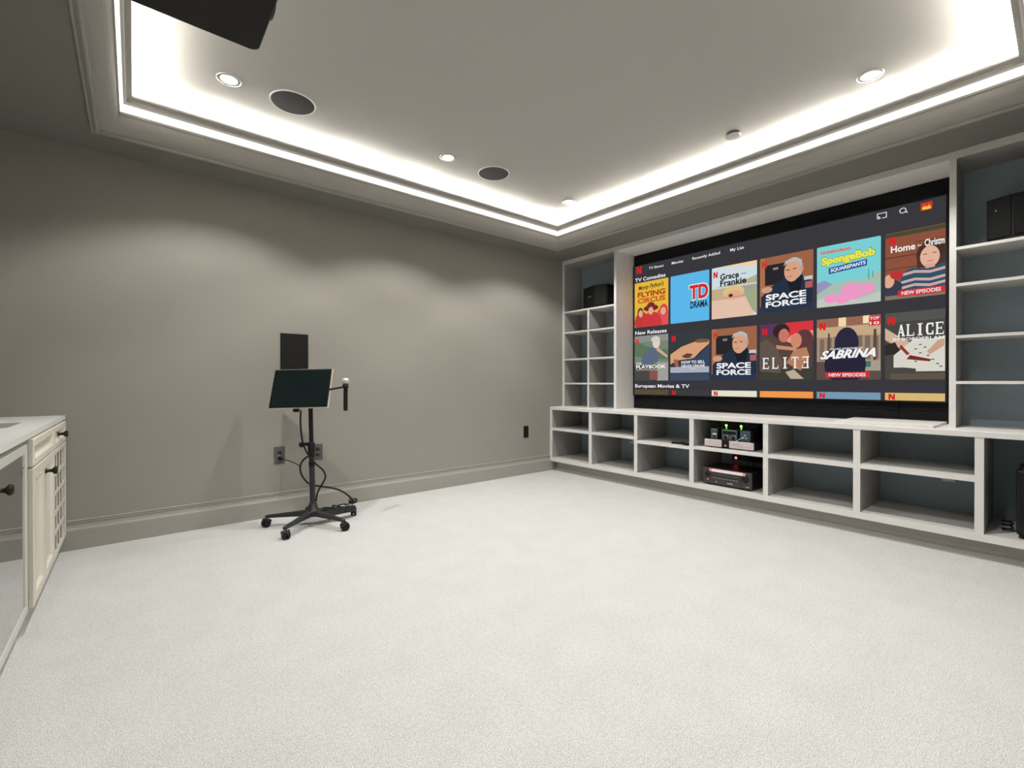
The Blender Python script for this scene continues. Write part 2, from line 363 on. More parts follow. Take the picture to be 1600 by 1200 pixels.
SERIF = {                                           # block capitals with serifs on a unit box, as overlapping boxes and polygons
 'E': [((.08, 0), (.30, 0), (.30, 1), (.08, 1)), ((0, 0), (.92, 0), (.92, .09), (0, .09)), ((0, .91), (.88, .91), (.88, 1), (0, 1)), ((.2, .46), (.7, .46), (.7, .55), (.2, .55)),
       ((.84, 0), (.95, 0), (.95, .26), (.88, .26)), ((.82, 1), (.90, 1), (.90, .76), (.85, .76)), ((.64, .38), (.72, .38), (.72, .63), (.64, .63))],
 'L': [((.08, 0), (.30, 0), (.30, 1), (.08, 1)), ((0, 0), (.9, 0), (.9, .09), (0, .09)), ((0, .92), (.40, .92), (.40, 1), (0, 1)), ((.82, 0), (.95, 0), (.95, .30), (.88, .30))],
 'I': [((.36, 0), (.64, 0), (.64, 1), (.36, 1)), ((.2, 0), (.8, 0), (.8, .08), (.2, .08)), ((.2, .92), (.8, .92), (.8, 1), (.2, 1))],
 'T': [((.39, 0), (.61, 0), (.61, 1), (.39, 1)), ((.25, 0), (.75, 0), (.75, .08), (.25, .08)), ((0, .91), (1, .91), (1, 1), (0, 1)), ((0, 1), (.08, 1), (.06, .74), (0, .74)), ((.92, 1), (1, 1), (1, .74), (.94, .74))],
 'A': [((.10, 0), (.24, 0), (.56, 1), (.42, 1)), ((.66, 0), (.92, 0), (.60, 1), (.40, 1)), ((.25, .28), (.75, .28), (.75, .38), (.25, .38)), ((0, 0), (.34, 0), (.34, .08), (0, .08)), ((.58, 0), (1, 0), (1, .08), (.58, .08))],
 'C': [((.05, .25), (.30, .25), (.30, .75), (.05, .75)), ((.05, .25), (.22, .02), (.36, .10), (.30, .28)), ((.05, .75), (.22, .98), (.36, .90), (.30, .72)), ((.22, .02), (.85, .02), (.85, .14), (.30, .14)),
       ((.22, .98), (.85, .98), (.85, .86), (.30, .86)), ((.74, .02), (.92, .02), (.92, .34), (.78, .34)), ((.74, .98), (.92, .98), (.92, .66), (.78, .66))]}
def serif(mb, s, u0, u1, v0, v1, d, m, gap=0.25, flip=()):
    n = len(s); wl = (u1-u0)/(n+(n-1)*gap)
    for k, ch in enumerate(s):
        b = u0+k*wl*(1+gap)
        for pl in SERIF[ch]:
            poly(mb, [(b+((1-x) if k in flip else x)*wl, v0+y*(v1-v0)) for x, y in pl], d, m, 0.0004)
def nlogo(mb, u, v, wd, h, d, m):                   # the red streaming initial
    rect(mb, u, u+wd*.30, v, v+h, d, m); rect(mb, u+wd*.70, u+wd, v, v+h, d, m)
    poly(mb, [(u, v+h), (u+wd*.34, v+h), (u+wd, v), (u+wd*.66, v)], d+0.0007, m)

WHITE = scr(236, 236, 238); LRED = scr(214, 32, 40); BRED = scr(205, 45, 52)
screen = thing('projection_screen', 'large dark projection screen glowing with rows of poster tiles on a streaming menu', 'screen', (XS+0.01, 1.97, 0.978))
sf = MB(); rect(sf, 0.0, 2.757, 0.978, 2.514, -0.008, scr(57, 56, 60), 0.008); child(sf, 'screen_surface', screen)
fr = MB()
for a in ((-0.012, 0.0, 0.966, 2.526), (2.757, 2.769, 0.966, 2.526), (0, 2.757, 0.966, 0.978), (0, 2.757, 2.514, 2.526)):
    fr.box(XS-0.004, XS+0.022, 3.35-a[1], 3.35-a[0], a[2], a[3], M_BLACK)
child(fr, 'frame', screen)
def caption(s, u0, u1, v0, v1, bold=0.01):
    mb = MB(); text_mb(mb, s, u0, u1, v0, v1, 0.002, WHITE, bold); return child(mb, 'caption', screen)
caption('TV Shows', 0.205, 0.397, 2.442, 2.472); caption('Movies', 0.500, 0.640, 2.442, 2.472)
caption('Recently Added', 0.747, 1.050, 2.435, 2.473); caption('My List', 1.155, 1.292, 2.436, 2.474)
caption('TV Comedies', 0.013, 0.422, 2.324, 2.368, 0.02); caption('New Releases', 0.015, 0.438, 1.690, 1.734, 0.02); caption('European Movies', 0.015, 0.531, 1.048, 1.100, 0.02); caption('& TV', 0.552, 0.714, 1.060, 1.100, 0.02)
mb = MB(); nlogo(mb, 0.034, 2.416, 0.070, 0.088, 0.001, LRED); child(mb, 'streaming_logo', screen)
mb = MB()                                           # casting, search and profile symbols
rect(mb, 2.345, 2.350, 2.470, 2.489, .001, WHITE); rect(mb, 2.345, 2.408, 2.484, 2.489, .001, WHITE); rect(mb, 2.403, 2.408, 2.444, 2.489, .001, WHITE); rect(mb, 2.378, 2.408, 2.444, 2.449, .001, WHITE)
for r0 in (0.006, 0.015, 0.024):
    n = 8
    for k in range(n):
        a0, a1 = R(90*k/n), R(90*(k+1)/n); ri = r0-0.0055 if r0 > .006 else 0
        poly(mb, [(2.345+ri*math.cos(a0), 2.444+ri*math.sin(a0)), (2.345+r0*math.cos(a0), 2.444+r0*math.sin(a0)), (2.345+r0*math.cos(a1), 2.444+r0*math.sin(a1)), (2.345+ri*math.cos(a1)+1e-5, 2.444+ri*math.sin(a1)+1e-5)], .001, WHITE)
child(mb, 'cast_symbol', screen)
mb = MB(); n = 20
for k in range(n):
    a0, a1 = R(360*k/n), R(360*(k+1)/n)
    poly(mb, [(2.508+.0165*math.cos(a0), 2.470+.0165*math.sin(a0)), (2.508+.0215*math.cos(a0), 2.470+.0215*math.sin(a0)), (2.508+.0215*math.cos(a1), 2.470+.0215*math.sin(a1)), (2.508+.0165*math.cos(a1), 2.470+.0165*math.sin(a1))], .001, WHITE)
poly(mb, [(2.521, 2.457), (2.525, 2.461), (2.539, 2.449), (2.534, 2.445)], .001, WHITE); child(mb, 'search_symbol', screen)
mb = MB(); rect(mb, 2.613, 2.681, 2.435, 2.495, .001, scr(205, 48, 38)); rect(mb, 2.623, 2.672, 2.440, 2.462, .0018, scr(245, 200, 75)); rect(mb, 2.630, 2.640, 2.470, 2.476, .0018, scr(245, 170, 60)); rect(mb, 2.656, 2.666, 2.470, 2.476, .0018, scr(245, 170, 60))
child(mb, 'profile_symbol', screen)

PW = 0.45
def rr(u0, u1, v0, v1, r=0.010):
    pts = []
    for cx, cy, a in ((u1-r, v1-r, 0), (u0+r, v1-r, 90), (u0+r, v0+r, 180), (u1-r, v0+r, 270)):
        pts += [(cx+r*math.cos(R(a+30*k)), cy+r*math.sin(R(a+30*k))) for k in range(4)]
    return pts
def poster(col, row, bgc, label):
    u = 0.007+0.4785*col; v0, v1 = ((1.778, 2.308), (1.143, 1.673), (0.979, 1.038))[row]
    wd = min(PW, 2.754-u)
    mb = MB(); poly(mb, rr(u, u+wd, v0, v1), 0.0002, bgc, 0.0012) if row < 2 else rect(mb, u, u+wd, v0, v1, 0.0002, bgc, 0.0012)
    p = child(mb, 'poster', screen, label=label); return p, u, v0, wd, v1-v0
class Art:
    """shapes on a poster in its own unit square (x, y from 0 to 1)"""
    def __init__(s, p): s.p, s.u, s.v, s.w, s.h = p; s.mb = MB(); s.d = 0.0016
    def P(s, pts): return [(s.u+min(max(x, 0), s.w/PW)*s.w0(), s.v+min(max(y, 0), 1)*s.h) for x, y in pts]
    def w0(s): return PW
    def clip(s, x): return min(x, s.w/PW)
    def rect(s, x0, x1, y0, y1, c): s.d += 2e-4; rect(s.mb, s.u+x0*PW, s.u+s.clip(x1)*PW, s.v+y0*s.h, s.v+y1*s.h, s.d, scr(*c), 2e-4); return s
    def poly(s, pts, c): s.d += 2e-4; poly(s.mb, s.P([(s.clip(x), y) for x, y in pts]), s.d, scr(*c), 2e-4); return s
    def ell(s, x, y, rx, ry, c, a0=0, a1=360): s.d += 2e-4; n = 20; s.d += 0; poly(s.mb, s.P([(s.clip(x+rx*math.cos(R(a0+(a1-a0)*k/n))), y+ry*math.sin(R(a0+(a1-a0)*k/n))) for k in range(n if a1-a0 == 360 else n+1)]), s.d, scr(*c), 2e-4); return s
    def done(s): 
        if s.mb.v: child(s.mb, 'artwork', s.p)
        return s
    def title(s, rows_):
        mb = MB()
        for r in rows_:
            t, x0, x1, y0, y1, c = r[:6]; k = r[6] if len(r) > 6 else {}
            if k.get('serif'): serif(mb, t, s.u+x0*PW, s.u+x1*PW, s.v+y0*s.h, s.v+y1*s.h, s.d+0.001, scr(*c), k.get('gap', .25), k.get('flip', ()))
            else: text_mb(mb, t, s.u+x0*PW, s.u+x1*PW, s.v+y0*s.h, s.v+y1*s.h, s.d+0.0010+k.get('d', 0), scr(*c), k.get('bold', 0.02), k.get('shear', 0.0), k.get('rise', 0.0)*s.h)
        child(mb, 'title', s.p); return s
    def logo(s, x=0.05, y=0.83, wd=0.10, h=0.12, c=(214, 36, 42)):
        mb = MB(); nlogo(mb, s.u+x*PW, s.v+y*s.h, wd*PW, h*s.h, s.d+0.0006, scr(*c)); child(mb, 'logo', s.p); return s
    def banner(s, t, x0, x1, y0, y1, c=(205, 52, 58)):
        mb = MB(); rect(mb, s.u+x0*PW, s.u+s.clip(x1)*PW, s.v+y0*s.h, s.v+y1*s.h, s.d+0.0008, scr(*c), 3e-4)
        for i, ln in enumerate(t):
            hh = (y1-y0)/len(t); yb = y1-(i+1)*hh
            text_mb(mb, ln, s.u+(x0+(x1-x0)*.08)*PW, s.u+s.clip(x0+(x1-x0)*.92)*PW, s.v+(yb+hh*.2)*s.h, s.v+(yb+hh*.8)*s.h, s.d+0.0013, WHITE, 0.02)
        child(mb, 'banner', s.p); return s
SK = (222, 170, 140)
# first row
a = Art(poster(0, 0, scr(226, 184, 62), 'yellow poster tile with three red robed figures'))
a.ell(.22, .10, .22, .24, (190, 62, 55)).ell(.84, .12, .22, .26, (222, 84, 88)).ell(.52, .06, .30, .26, (205, 58, 62)).ell(.18, .33, .09, .11, (120, 60, 45)).ell(.19, .30, .065, .08, SK).ell(.87, .32, .12, .13, (215, 70, 78)).ell(.86, .30, .075, .085, SK)
a.ell(.50, .40, .22, .07, (110, 42, 40)).ell(.50, .45, .12, .08, (120, 46, 44)).ell(.50, .34, .075, .085, SK).done()
a.title([("Monty Python's", .12, .88, .80, .93, (52, 38, 18), dict(shear=.35, rise=.02)), ('FLYING', .10, .92, .665, .785, (176, 62, 30), dict(bold=.04)), ('CIRCUS', .10, .92, .53, .645, (196, 84, 36), dict(bold=.04))])
a = Art(poster(1, 0, scr(92, 182, 232), 'sky blue poster tile with red block initials'))
a.done().title([('TD', .49, 1.0, .43, .76, (236, 236, 238), dict(bold=.07)), ('TD', .51, .98, .45, .74, (206, 44, 48), dict(bold=.04, d=.0004)), ('DRAMA', .53, .97, .27, .41, (28, 30, 34), dict(bold=.03))])
a = Art(poster(2, 0, scr(206, 220, 226), 'pale beach poster tile with a figure in a straw hat'))
a.rect(0, 1, .34, .58, (196, 172, 138)).poly([(.0, .60), (1, .60), (1, .74), (.7, .66), (.3, .62)], (172, 176, 142)).poly([(.35, 1), (1, 1), (1, .90), (.62, .955), (.30, .97)], (240, 206, 168)).rect(.62, 1, .40, .56, (158, 160, 158))
a.poly([(0, .36), (.78, .36), (.95, 0), (0, 0)], (226, 192, 170)).poly([(.72, .45), (1, .52), (1, .02), (.90, .10)], (160, 168, 134)).ell(.50, .48, .24, .12, (222, 190, 138)).ell(.50, .42, .17, .085, SK).poly([(.3, .37), (.74, .37), (.74, .40), (.3, .40)], (214, 150, 120)).ell(.44, .42, .05, .03, (58, 44, 40)).done()
a.title([('Grace', .20, .62, .74, .86, (24, 22, 26), dict(bold=.03)), ('and', .66, .78, .785, .82, (90, 96, 96), dict(shear=.3)), ('Frankie', .20, .78, .615, .735, (24, 22, 26), dict(bold=.03))]).logo(.04, .80)
def uniform(col, row):
    a = Art(poster(col, row, scr(156, 100, 72), 'brown poster tile with a person in a navy uniform before a dark board'))
    a.rect(0, .10, 0, 1, (172, 112, 80)).rect(.10, .62, .50, .86, (40, 40, 44)).rect(.26, .36, .76, .80, (150, 130, 130)).poly([(.02, 0), (.02, .30), (.28, .50), (.52, .60), (.74, .60), (.94, .50), (1, .46), (1, 0)], (38, 50, 68)).poly([(.50, .60), (.60, .30), (.76, .30), (.82, .60)], (30, 34, 42))
    a.ell(.66, .73, .16, .19, (176, 176, 176)).ell(.62, .69, .145, .185, (214, 160, 130)).ell(.80, .70, .03, .05, (204, 148, 120)).poly([(.46, .80), (.50, .88), (.64, .92), (.80, .86), (.80, .80), (.70, .85), (.54, .84)], (186, 184, 180))
    a.rect(.51, .58, .71, .725, (60, 44, 36)).rect(.64, .70, .715, .73, (60, 44, 36)).rect(.53, .63, .595, .605, (150, 92, 80)).ell(.14, .42, .11, .055, (206, 156, 126)).rect(.86, .99, .36, .47, (170, 96, 96)).rect(.84, .99, .50, .56, (196, 198, 204)).rect(0, 1, 0, .12, (44, 56, 74)).done()
    a.title([('SPACE', .12, .88, .225, .335, (240, 240, 242), dict(bold=.035)), ('FORCE', .12, .88, .10, .205, (240, 240, 242), dict(bold=.035))]).logo(.04, .82, c=(196, 60, 48))
uniform(3, 0)
a = Art(poster(4, 0, scr(122, 206, 212), 'aqua poster tile of a sea bed with yellow lettering'))
a.poly([(0, .30), (.18, .36), (.62, .40), (.78, .37), (1, .48), (1, 0), (0, 0)], (166, 190, 176)).poly([(0, .22), (.0, .40), (.12, .44), (.26, .36)], (150, 148, 190)).poly([(0, .0), (1, 0), (1, .16), (.7, .08), (.3, .2), (0, .12)], (190, 200, 190))
for x, y, r in ((.24, .13, .12), (.42, .11, .13), (.60, .16, .14), (.78, .22, .14), (.55, .24, .16)): a.ell(x, y, r, r*.62, (236, 152, 196))
a.rect(.82, .83, .36, .52, (58, 130, 98)).rect(.88, .89, .38, .48, (58, 130, 98)).done()
a.title([('nickelodeon', .06, .55, .87, .93, (214, 108, 60), dict(bold=.04)), ('SpongeBob', .07, .93, .64, .83, (110, 170, 60), dict(bold=.07, rise=.03)), ('SpongeBob', .08, .92, .655, .815, (240, 228, 70), dict(bold=.045, rise=.03, d=.0004))])
mb = MB(); poly(mb, a.P([(.20, .53), (.80, .58), (.80, .68), (.20, .63)]), a.d+.0016, scr(40, 78, 150), 3e-4); text_mb(mb, 'SQUAREPANTS', a.u+.23*PW, a.u+.78*PW, a.v+.545*a.h, a.v+.615*a.h, a.d+.0021, WHITE, .03, 0, .045*a.h); child(mb, 'subtitle', a.p)
a = Art(poster(5, 0, scr(140, 82, 62), 'brick brown poster tile with a person in a striped jumper'))
a.rect(0, 1, .93, .99, (70, 74, 52)).rect(0, 1, .62, .64, (112, 62, 46)).rect(0, 1, .45, .465, (112, 62, 46)).rect(.4, 1, .80, .815, (112, 62, 46)).ell(.62, .60, .20, .20, (72, 48, 42)).rect(.43, .81, .42, .58, (78, 52, 46)).ell(.595, .565, .125, .155, (226, 178, 154)).rect(.54, .66, .38, .46, (214, 166, 142))
a.poly([(.20, .10), (.22, .36), (.36, .44), (.56, .40), (.66, .41), (.82, .47), (1, .44), (1, .1)], (52, 82, 102))
for y in (.33, .22, .14):
    a.poly([(.22, y), (.40, y+.03), (.60, y), (.80, y+.03), (1, y+.04), (1, y+.075), (.80, y+.065), (.60, y+.035), (.40, y+.065), (.22, y+.035)], (226, 196, 194)).poly([(.22, y+.012), (.40, y+.042), (.60, y+.012), (.80, y+.042), (1, y+.05), (1, y+.058), (.80, y+.05), (.60, y+.02), (.40, y+.05), (.22, y+.02)], (170, 70, 76))
a.rect(.51, .56, .60, .61, (70, 50, 46)).rect(.63, .68, .605, .615, (70, 50, 46)).rect(.56, .64, .495, .505, (176, 96, 92)).poly([(0, .06), (0, .26), (.14, .30), (.24, .22), (.22, .06)], (58, 62, 78)).ell(.05, .28, .08, .10, SK).ell(.16, .36, .09, .06, (190, 52, 50)).rect(0, 1, 0, .06, (134, 116, 100)).done()
a.title([('Home', .08, .41, .70, .80, (240, 238, 234), dict(bold=.025)), ('for', .44, .50, .735, .76, (240, 238, 234)), ('Christm', .53, .78, .715, .82, (240, 238, 234), dict(bold=.025))]).logo(.05, .82).banner(['NEW EPISODES'], .18, .785, .035, .125)
# second row
a = Art(poster(0, 1, scr(118, 132, 116), 'blurred green poster tile with a leaning sportsperson'))
a.poly([(0, .55), (0, .9), (.5, .72), (1, .66), (1, .45), (.4, .5)], (92, 118, 88)).rect(0, 1, .86, 1, (140, 144, 136)).rect(0, 1, .0, .34, (74, 72, 66)).rect(.68, 1, 0, .40, (160, 158, 152)).rect(.46, .70, .02, .24, (132, 84, 78)).poly([(.18, .38), (.28, .60), (.50, .74), (.68, .70), (.72, .42), (.50, .34)], (92, 104, 128)).poly([(.66, .66), (.98, .48), (.98, .54), (.70, .73)], (196, 172, 146)).ell(.66, .83, .11, .13, (226, 206, 190)).ell(.64, .90, .13, .07, (206, 204, 196)).done()
a.title([('THE', .05, .22, .36, .405, (236, 236, 232)), ('PLAYBOOK', .05, .94, .265, .345, (240, 240, 236), dict(bold=.03)), ("A COACH'S RULES FOR LIFE", .05, .70, .225, .25, (224, 224, 220), dict(bold=.01))]).logo(.04, .82, c=(190, 70, 64))
a = Art(poster(1, 1, scr(56, 60, 64), 'dark slate poster tile with a lit open hand'))
a.poly([(0, .34), (0, .55), (.30, .70), (.62, .78), (1, .80), (1, .73), (.80, .60), (.60, .44), (.46, .44), (.20, .42)], (214, 160, 122)).poly([(.30, .50), (.44, .56), (.60, .54), (.52, .46), (.40, .46)], (96, 70, 54)).poly([(.66, .82), (.82, .84), (.98, .82), (.98, .76), (.70, .76)], (120, 90, 66)).poly([(.08, .44), (.20, .44), (.24, .24), (.16, .22)], (158, 98, 78)).poly([(.52, .44), (.78, .50), (1, .72), (1, .30), (.22, .30)], (54, 70, 92)).rect(0, 1, .16, .28, (168, 176, 190)).rect(0, 1, 0, .14, (62, 76, 98)).done()
a.title([('HOW TO SELL', .30, .90, .345, .405, (236, 236, 238), dict(bold=.03)), ('DRUGS ONLINE', .30, .90, .27, .325, (236, 236, 238), dict(bold=.03)), ('(FAST)', .54, .70, .225, .25, (225, 225, 228))]).logo(.04, .82)
uniform(2, 1)
a = Art(poster(3, 1, scr(88, 66, 60), 'dusky red poster tile with two people embracing'))
a.poly([(.5, .70), (.5, 1), (1, 1), (1, .66)], (214, 56, 66)).poly([(0, .78), (0, 1), (.45, 1), (.42, .84)], (92, 56, 92)).poly([(.5, .68), (.62, .78), (.80, .80), (1, .84), (1, .72), (.7, .60)], (240, 150, 130)).rect(0, 1, 0, .22, (64, 64, 56)).poly([(0, .16), (0, .68), (.14, .74), (.34, .56), (.46, .30), (.40, .12)], (96, 84, 76)).ell(.42, .86, .16, .13, (54, 38, 40)).ell(.47, .78, .10, .12, (196, 120, 100)).ell(.84, .70, .16, .16, (96, 58, 62)).ell(.70, .68, .10, .13, (206, 136, 110)).poly([(.52, .30), (.66, .52), (.88, .56), (.94, .40), (.78, .16)], (182, 126, 92)).poly([(.32, .62), (.70, .56), (.72, .50), (.34, .55)], (200, 140, 112)).poly([(.50, .14), (.66, .18), (.84, .02), (.60, .02)], (188, 170, 150)).done()
a.title([('ELITE', .06, .93, .20, .40, (240, 240, 236), dict(serif=True, gap=.45, flip=(4,)))]).logo(.05, .81)
a = Art(poster(4, 1, scr(164, 142, 118), 'warm beige poster tile with a dark seated shape before a bedstead'))
a.rect(0, 1, .86, 1, (150, 104, 84)).rect(.36, .48, .86, 1, (240, 216, 170)).rect(.74, .84, .88, 1, (240, 222, 180)).rect(0, 1, .70, .86, (196, 168, 134))
for k in range(8): a.rect(.05+.12*k, .13+.12*k, .32, .72-.05*abs(k-3.5)/3.5, (126, 106, 92))
a.rect(.19, .22, .30, .76, (86, 72, 66)).rect(.90, .94, .30, .78, (86, 72, 66)).rect(0, 1, .0, .30, (92, 78, 70)).rect(.62, 1, .14, .30, (166, 156, 140)).rect(.72, .86, .20, .29, (64, 116, 108))
a.ell(.46, .24, .33, .34, (42, 38, 58)).ell(.49, .58, .19, .26, (46, 42, 62)).done()
a.title([('CHILLING ADVENTURES OF', .22, .74, .485, .515, (240, 240, 240), dict(shear=.3)), ('SABRINA', .06, .93, .335, .475, (244, 244, 244), dict(bold=.04, shear=.4, rise=.02))]).logo(.05, .82).banner(['NEW EPISODES'], .15, .84, .035, .125).banner(['TOP', '10'], .83, .995, .835, .985)
a = Art(poster(5, 1, scr(74, 72, 68), 'dark grey poster tile with hands over playing cards'))
a.rect(0, 1, .86, 1, (84, 84, 80)).poly([(0, .60), (0, .78), (.22, .62), (.42, .50), (.40, .42), (.24, .44)], (206, 176, 150)).poly([(0, .36), (0, .52), (.14, .56), (.22, .40)], (52, 44, 40)).poly([(.12, .18), (.12, .36), (.40, .60), (.62, .58), (1, .62), (1, .12), (.42, .12), (.42, .16), (.26, .18)], (214, 212, 200))
for x, y in ((.46, .50), (.52, .46), (.58, .42), (.64, .47), (.40, .44), (.46, .38), (.56, .34), (.50, .30), (.40, .26), (.62, .28), (.68, .22), (.72, .18), (.30, .30)): a.rect(x, x+.035, y, y+.014, (118, 44, 44) if int(x*100) % 4 else (44, 42, 42))
a.poly([(.30, .30), (.60, .26), (.62, .29), (.34, .36)], (120, 44, 44)).poly([(.20, .48), (.30, .36), (.34, .38), (.22, .52)], (150, 52, 48)).poly([(.56, .40), (.60, .36), (.78, .48), (.78, .58), (.70, .56)], (200, 158, 134)).rect(.08, 1, .0, .09, (96, 84, 72)).done()
a.title([('ALICE', .17, .778, .64, .815, (240, 240, 236), dict(serif=True, gap=.16)), ('IN BORDERLAN', .11, .775, .575, .62, (236, 236, 232), dict(bold=.02))]).logo(.04, .82)
# third row, cut by the lower edge
for c, bgc, lab, lg in ((0, (92, 78, 58), 'olive brown sliver of a poster tile', 0), (1, (62, 60, 62), 'dark grey sliver of a poster tile', 1), (2, (228, 224, 206), 'cream sliver of a poster tile', 1), (3, (240, 152, 76), 'orange sliver of a poster tile', 0), (4, (118, 152, 176), 'steel blue sliver of a poster tile', 1), (5, (216, 182, 118), 'tan sliver of a poster tile', 1)):
    a = Art(poster(c, 2, scr(*bgc), lab))
    if lg: a.logo(.05, .06, .09, .80)

# ------------------------------------------------------------------ ceiling fittings
lab_dl = ['above the bar counter end of the plain left wall', 'midway along the plain left wall, beside the nearer speaker grille', 'in the corner between the left wall and the screen',
          'in front of the right hand bookcase, alone on its side', 'out of view above the camera, second from the bar end', 'out of view above the camera, closest to the bar end']
proto = None
for k, (x, y) in enumerate(DOWNLIGHTS):
    if proto is None:
        d = thing('downlight', '', 'downlight', (x, y, ZC), 'ceiling downlights')
        child(MB().lathe([(0.043, -0.0005), (0.066, -0.0005), (0.066, -0.004), (0.060, -0.007), (0.050, -0.007), (0.044, -0.004)], (x, y, ZC), (0, 0, 1), M_STEEL, 32), 'trim_ring', d)
        child(MB().lathe([(0.0, -0.0045), (0.03, -0.0045), (0.0445, -0.003)], (x, y, ZC), (0, 0, 1), M_LENS, 32), 'lens', d)
        proto = d
    else:
        d = copy_tree(proto); d.location = (x, y, ZC)
    d['label'] = 'lit round ceiling downlight '+lab_dl[k]
proto = None
for x, y, l in ((0.807, 3.236, 'round dark ceiling speaker grille, the larger looking one near the bar end'), (2.434, 3.212, 'round dark ceiling speaker grille between the two far downlights')):
    if proto is None:
        d = thing('ceiling_speaker', l, 'speaker', (x, y, ZC), 'ceiling speakers')
        child(MB().lathe([(0.0, -0.0060), (0.128, -0.0055), (0.130, -0.001)], (x, y, ZC), (0, 0, 1), M_GRILLE2, 40, False), 'grille', d)
        child(MB().lathe([(0.130, -0.0005), (0.130, -0.006), (0.136, -0.005), (0.138, -0.0005)], (x, y, ZC), (0, 0, 1), M_WHITEPL, 40), 'rim', d)
        proto = d
    else:
        d = copy_tree(proto); d.location = (x, y, ZC); d['label'] = l
d = thing('smoke_detector', 'small round white ceiling detector between the downlights on the screen side', 'detector', (3.402, 1.578, ZC))
child(MB().lathe([(0.0, -0.034), (0.040, -0.034), (0.050, -0.030), (0.052, -0.020)], (3.402, 1.578, ZC), (0, 0, 1), M_WHITEPL, 28), 'cover', d)
child(MB().lathe([(0.044, -0.021), (0.044, -0.0005)], (3.402, 1.578, ZC), (0, 0, 1), M_GREYPL, 28), 'base_ring', d)

# projector hanging from the tray
pj = thing('projector', 'black ceiling projector, only its lower front corner in view at the top edge', 'projector', (0.16, 1.95, ZC))
def rounded(x0, x1, y0, y1, r, z, n=5):
    pts = []
    for cx, cy, a in ((x1-r, y1-r, 0), (x0+r, y1-r, 90), (x0+r, y0+r, 180), (x1-r, y0+r, 270)):
        pts += [(cx+r*math.cos(R(a+90*k/n)), cy+r*math.sin(R(a+90*k/n)), z) for k in range(n+1)]
    return pts
child(MB().prism(rounded(-0.10, 0.402, 1.74, 2.150, 0.035, 2.490), rounded(-0.10, 0.402, 1.74, 2.150, 0.035, 2.655), M_BLACK), 'body', pj, 0.006, 2)
child(MB().lathe([(0.0, 0.0), (0.055, 0.0), (0.058, 0.018), (0.045, 0.022), (0.03, 0.012), (0.0, 0.012)], (0.397, 1.95, 2.575), (1, 0, 0), M_DARK, 28), 'lens', pj)
child(MB().tube([(0.15, 1.95, 2.65), (0.15, 1.95, ZC-0.02)], 0.02, M_BLACK, 16).lathe([(0, 0), (0.07, 0), (0.07, 0.012), (0, 0.012)], (0.15, 1.95, ZC-0.0125), (0, 0, 1), M_BLACK, 28), 'ceiling_mount', pj)

# ------------------------------------------------------------------ wall plates on the left wall and in the cabinet
def outlet(x, z0, z1, label, blank=False, wdt=0.083):
    t = thing('wall_outlet', label, 'outlet', (x, YL, (z0+z1)/2))
    m = M_BLACK if blank else M_GREYPL
    child(MB().box(x-wdt/2, x+wdt/2, YL-0.007, YL-0.0003, z0, z1, m), 'cover_plate', t, 0.002)
    zc = (z0+z1)/2
    if blank:
        child(MB().box(x-0.018, x+0.018, YL-0.010, YL-0.006, zc-0.036, zc+0.036, m), 'insert', t, 0.001)
    else:
        for s in (-1, 1):
            sk = child(MB().lathe([(0.0, 0.010), (0.015, 0.010), (0.017, 0.006)], (x, YL, zc+s*0.024), (0, -1, 0), M_DARK, 20), 'socket', t)
            child(MB().box(x-0.007, x-0.005, YL-0.0112, YL-0.0095, zc+s*0.024-0.005, zc+s*0.024+0.006, M_BLACK).box(x+0.005, x+0.007, YL-0.0112, YL-0.0095, zc+s*0.024-0.005, zc+s*0.024+0.006, M_BLACK), 'slot', sk)
        child(MB().lathe([(0, 0.0085), (0.003, 0.008), (0.0035, 0.0065)], (x, YL, zc), (0, -1, 0), M_STEEL, 10), 'screw', t)
    return t
outlet(0.948, 0.436, 0.580, 'grey wall outlet with a black plug in it, left of the tablet stand')
outlet(1.257, 0.434, 0.576, 'grey wall outlet partly hidden behind the pole of the tablet stand')
outlet(3.711, 0.446, 0.588, 'small black blank wall plate near the base cabinet', True, 0.076)
sp = thing('wall_speaker', 'flat black rectangular wall speaker above and behind the tablet', 'speaker', (1.067, YL, 1.37))
child(MB().box(0.956, 1.178, YL-0.008, YL-0.0003, 1.200, 1.538, M_BLACK), 'frame', sp, 0.002)
child(MB().box(0.964, 1.170, YL-0.011, YL-0.0075, 1.208, 1.530, M_GRILLE), 'grille', sp, 0.001)
for (ya, yb, z0, z1, l) in ((3.335, 3.425, 0.378, 0.448, 'white outlet plate at the back of the second cabinet bay from the left wall'), (0.541, 0.615, 0.384, 0.445, 'white outlet plate at the back of the lower bay below the loose board')):
    t = thing('back_outlet', l, 'outlet', (XBK, (ya+yb)/2, (z0+z1)/2))
    child(MB().box(XBK-0.006, XBK-0.0003, ya, yb, z0, z1, M_WHITEPL), 'cover_plate', t, 0.001)
    for k in (-1, 1): child(MB().box(XBK-0.0072, XBK-0.0055, (ya+yb)/2+k*0.018-0.010, (ya+yb)/2+k*0.018+0.010, (z0+z1)/2-0.009, (z0+z1)/2+0.009, M_GREYPL if k > 0 else M_WHITEPL), 'socket', t)

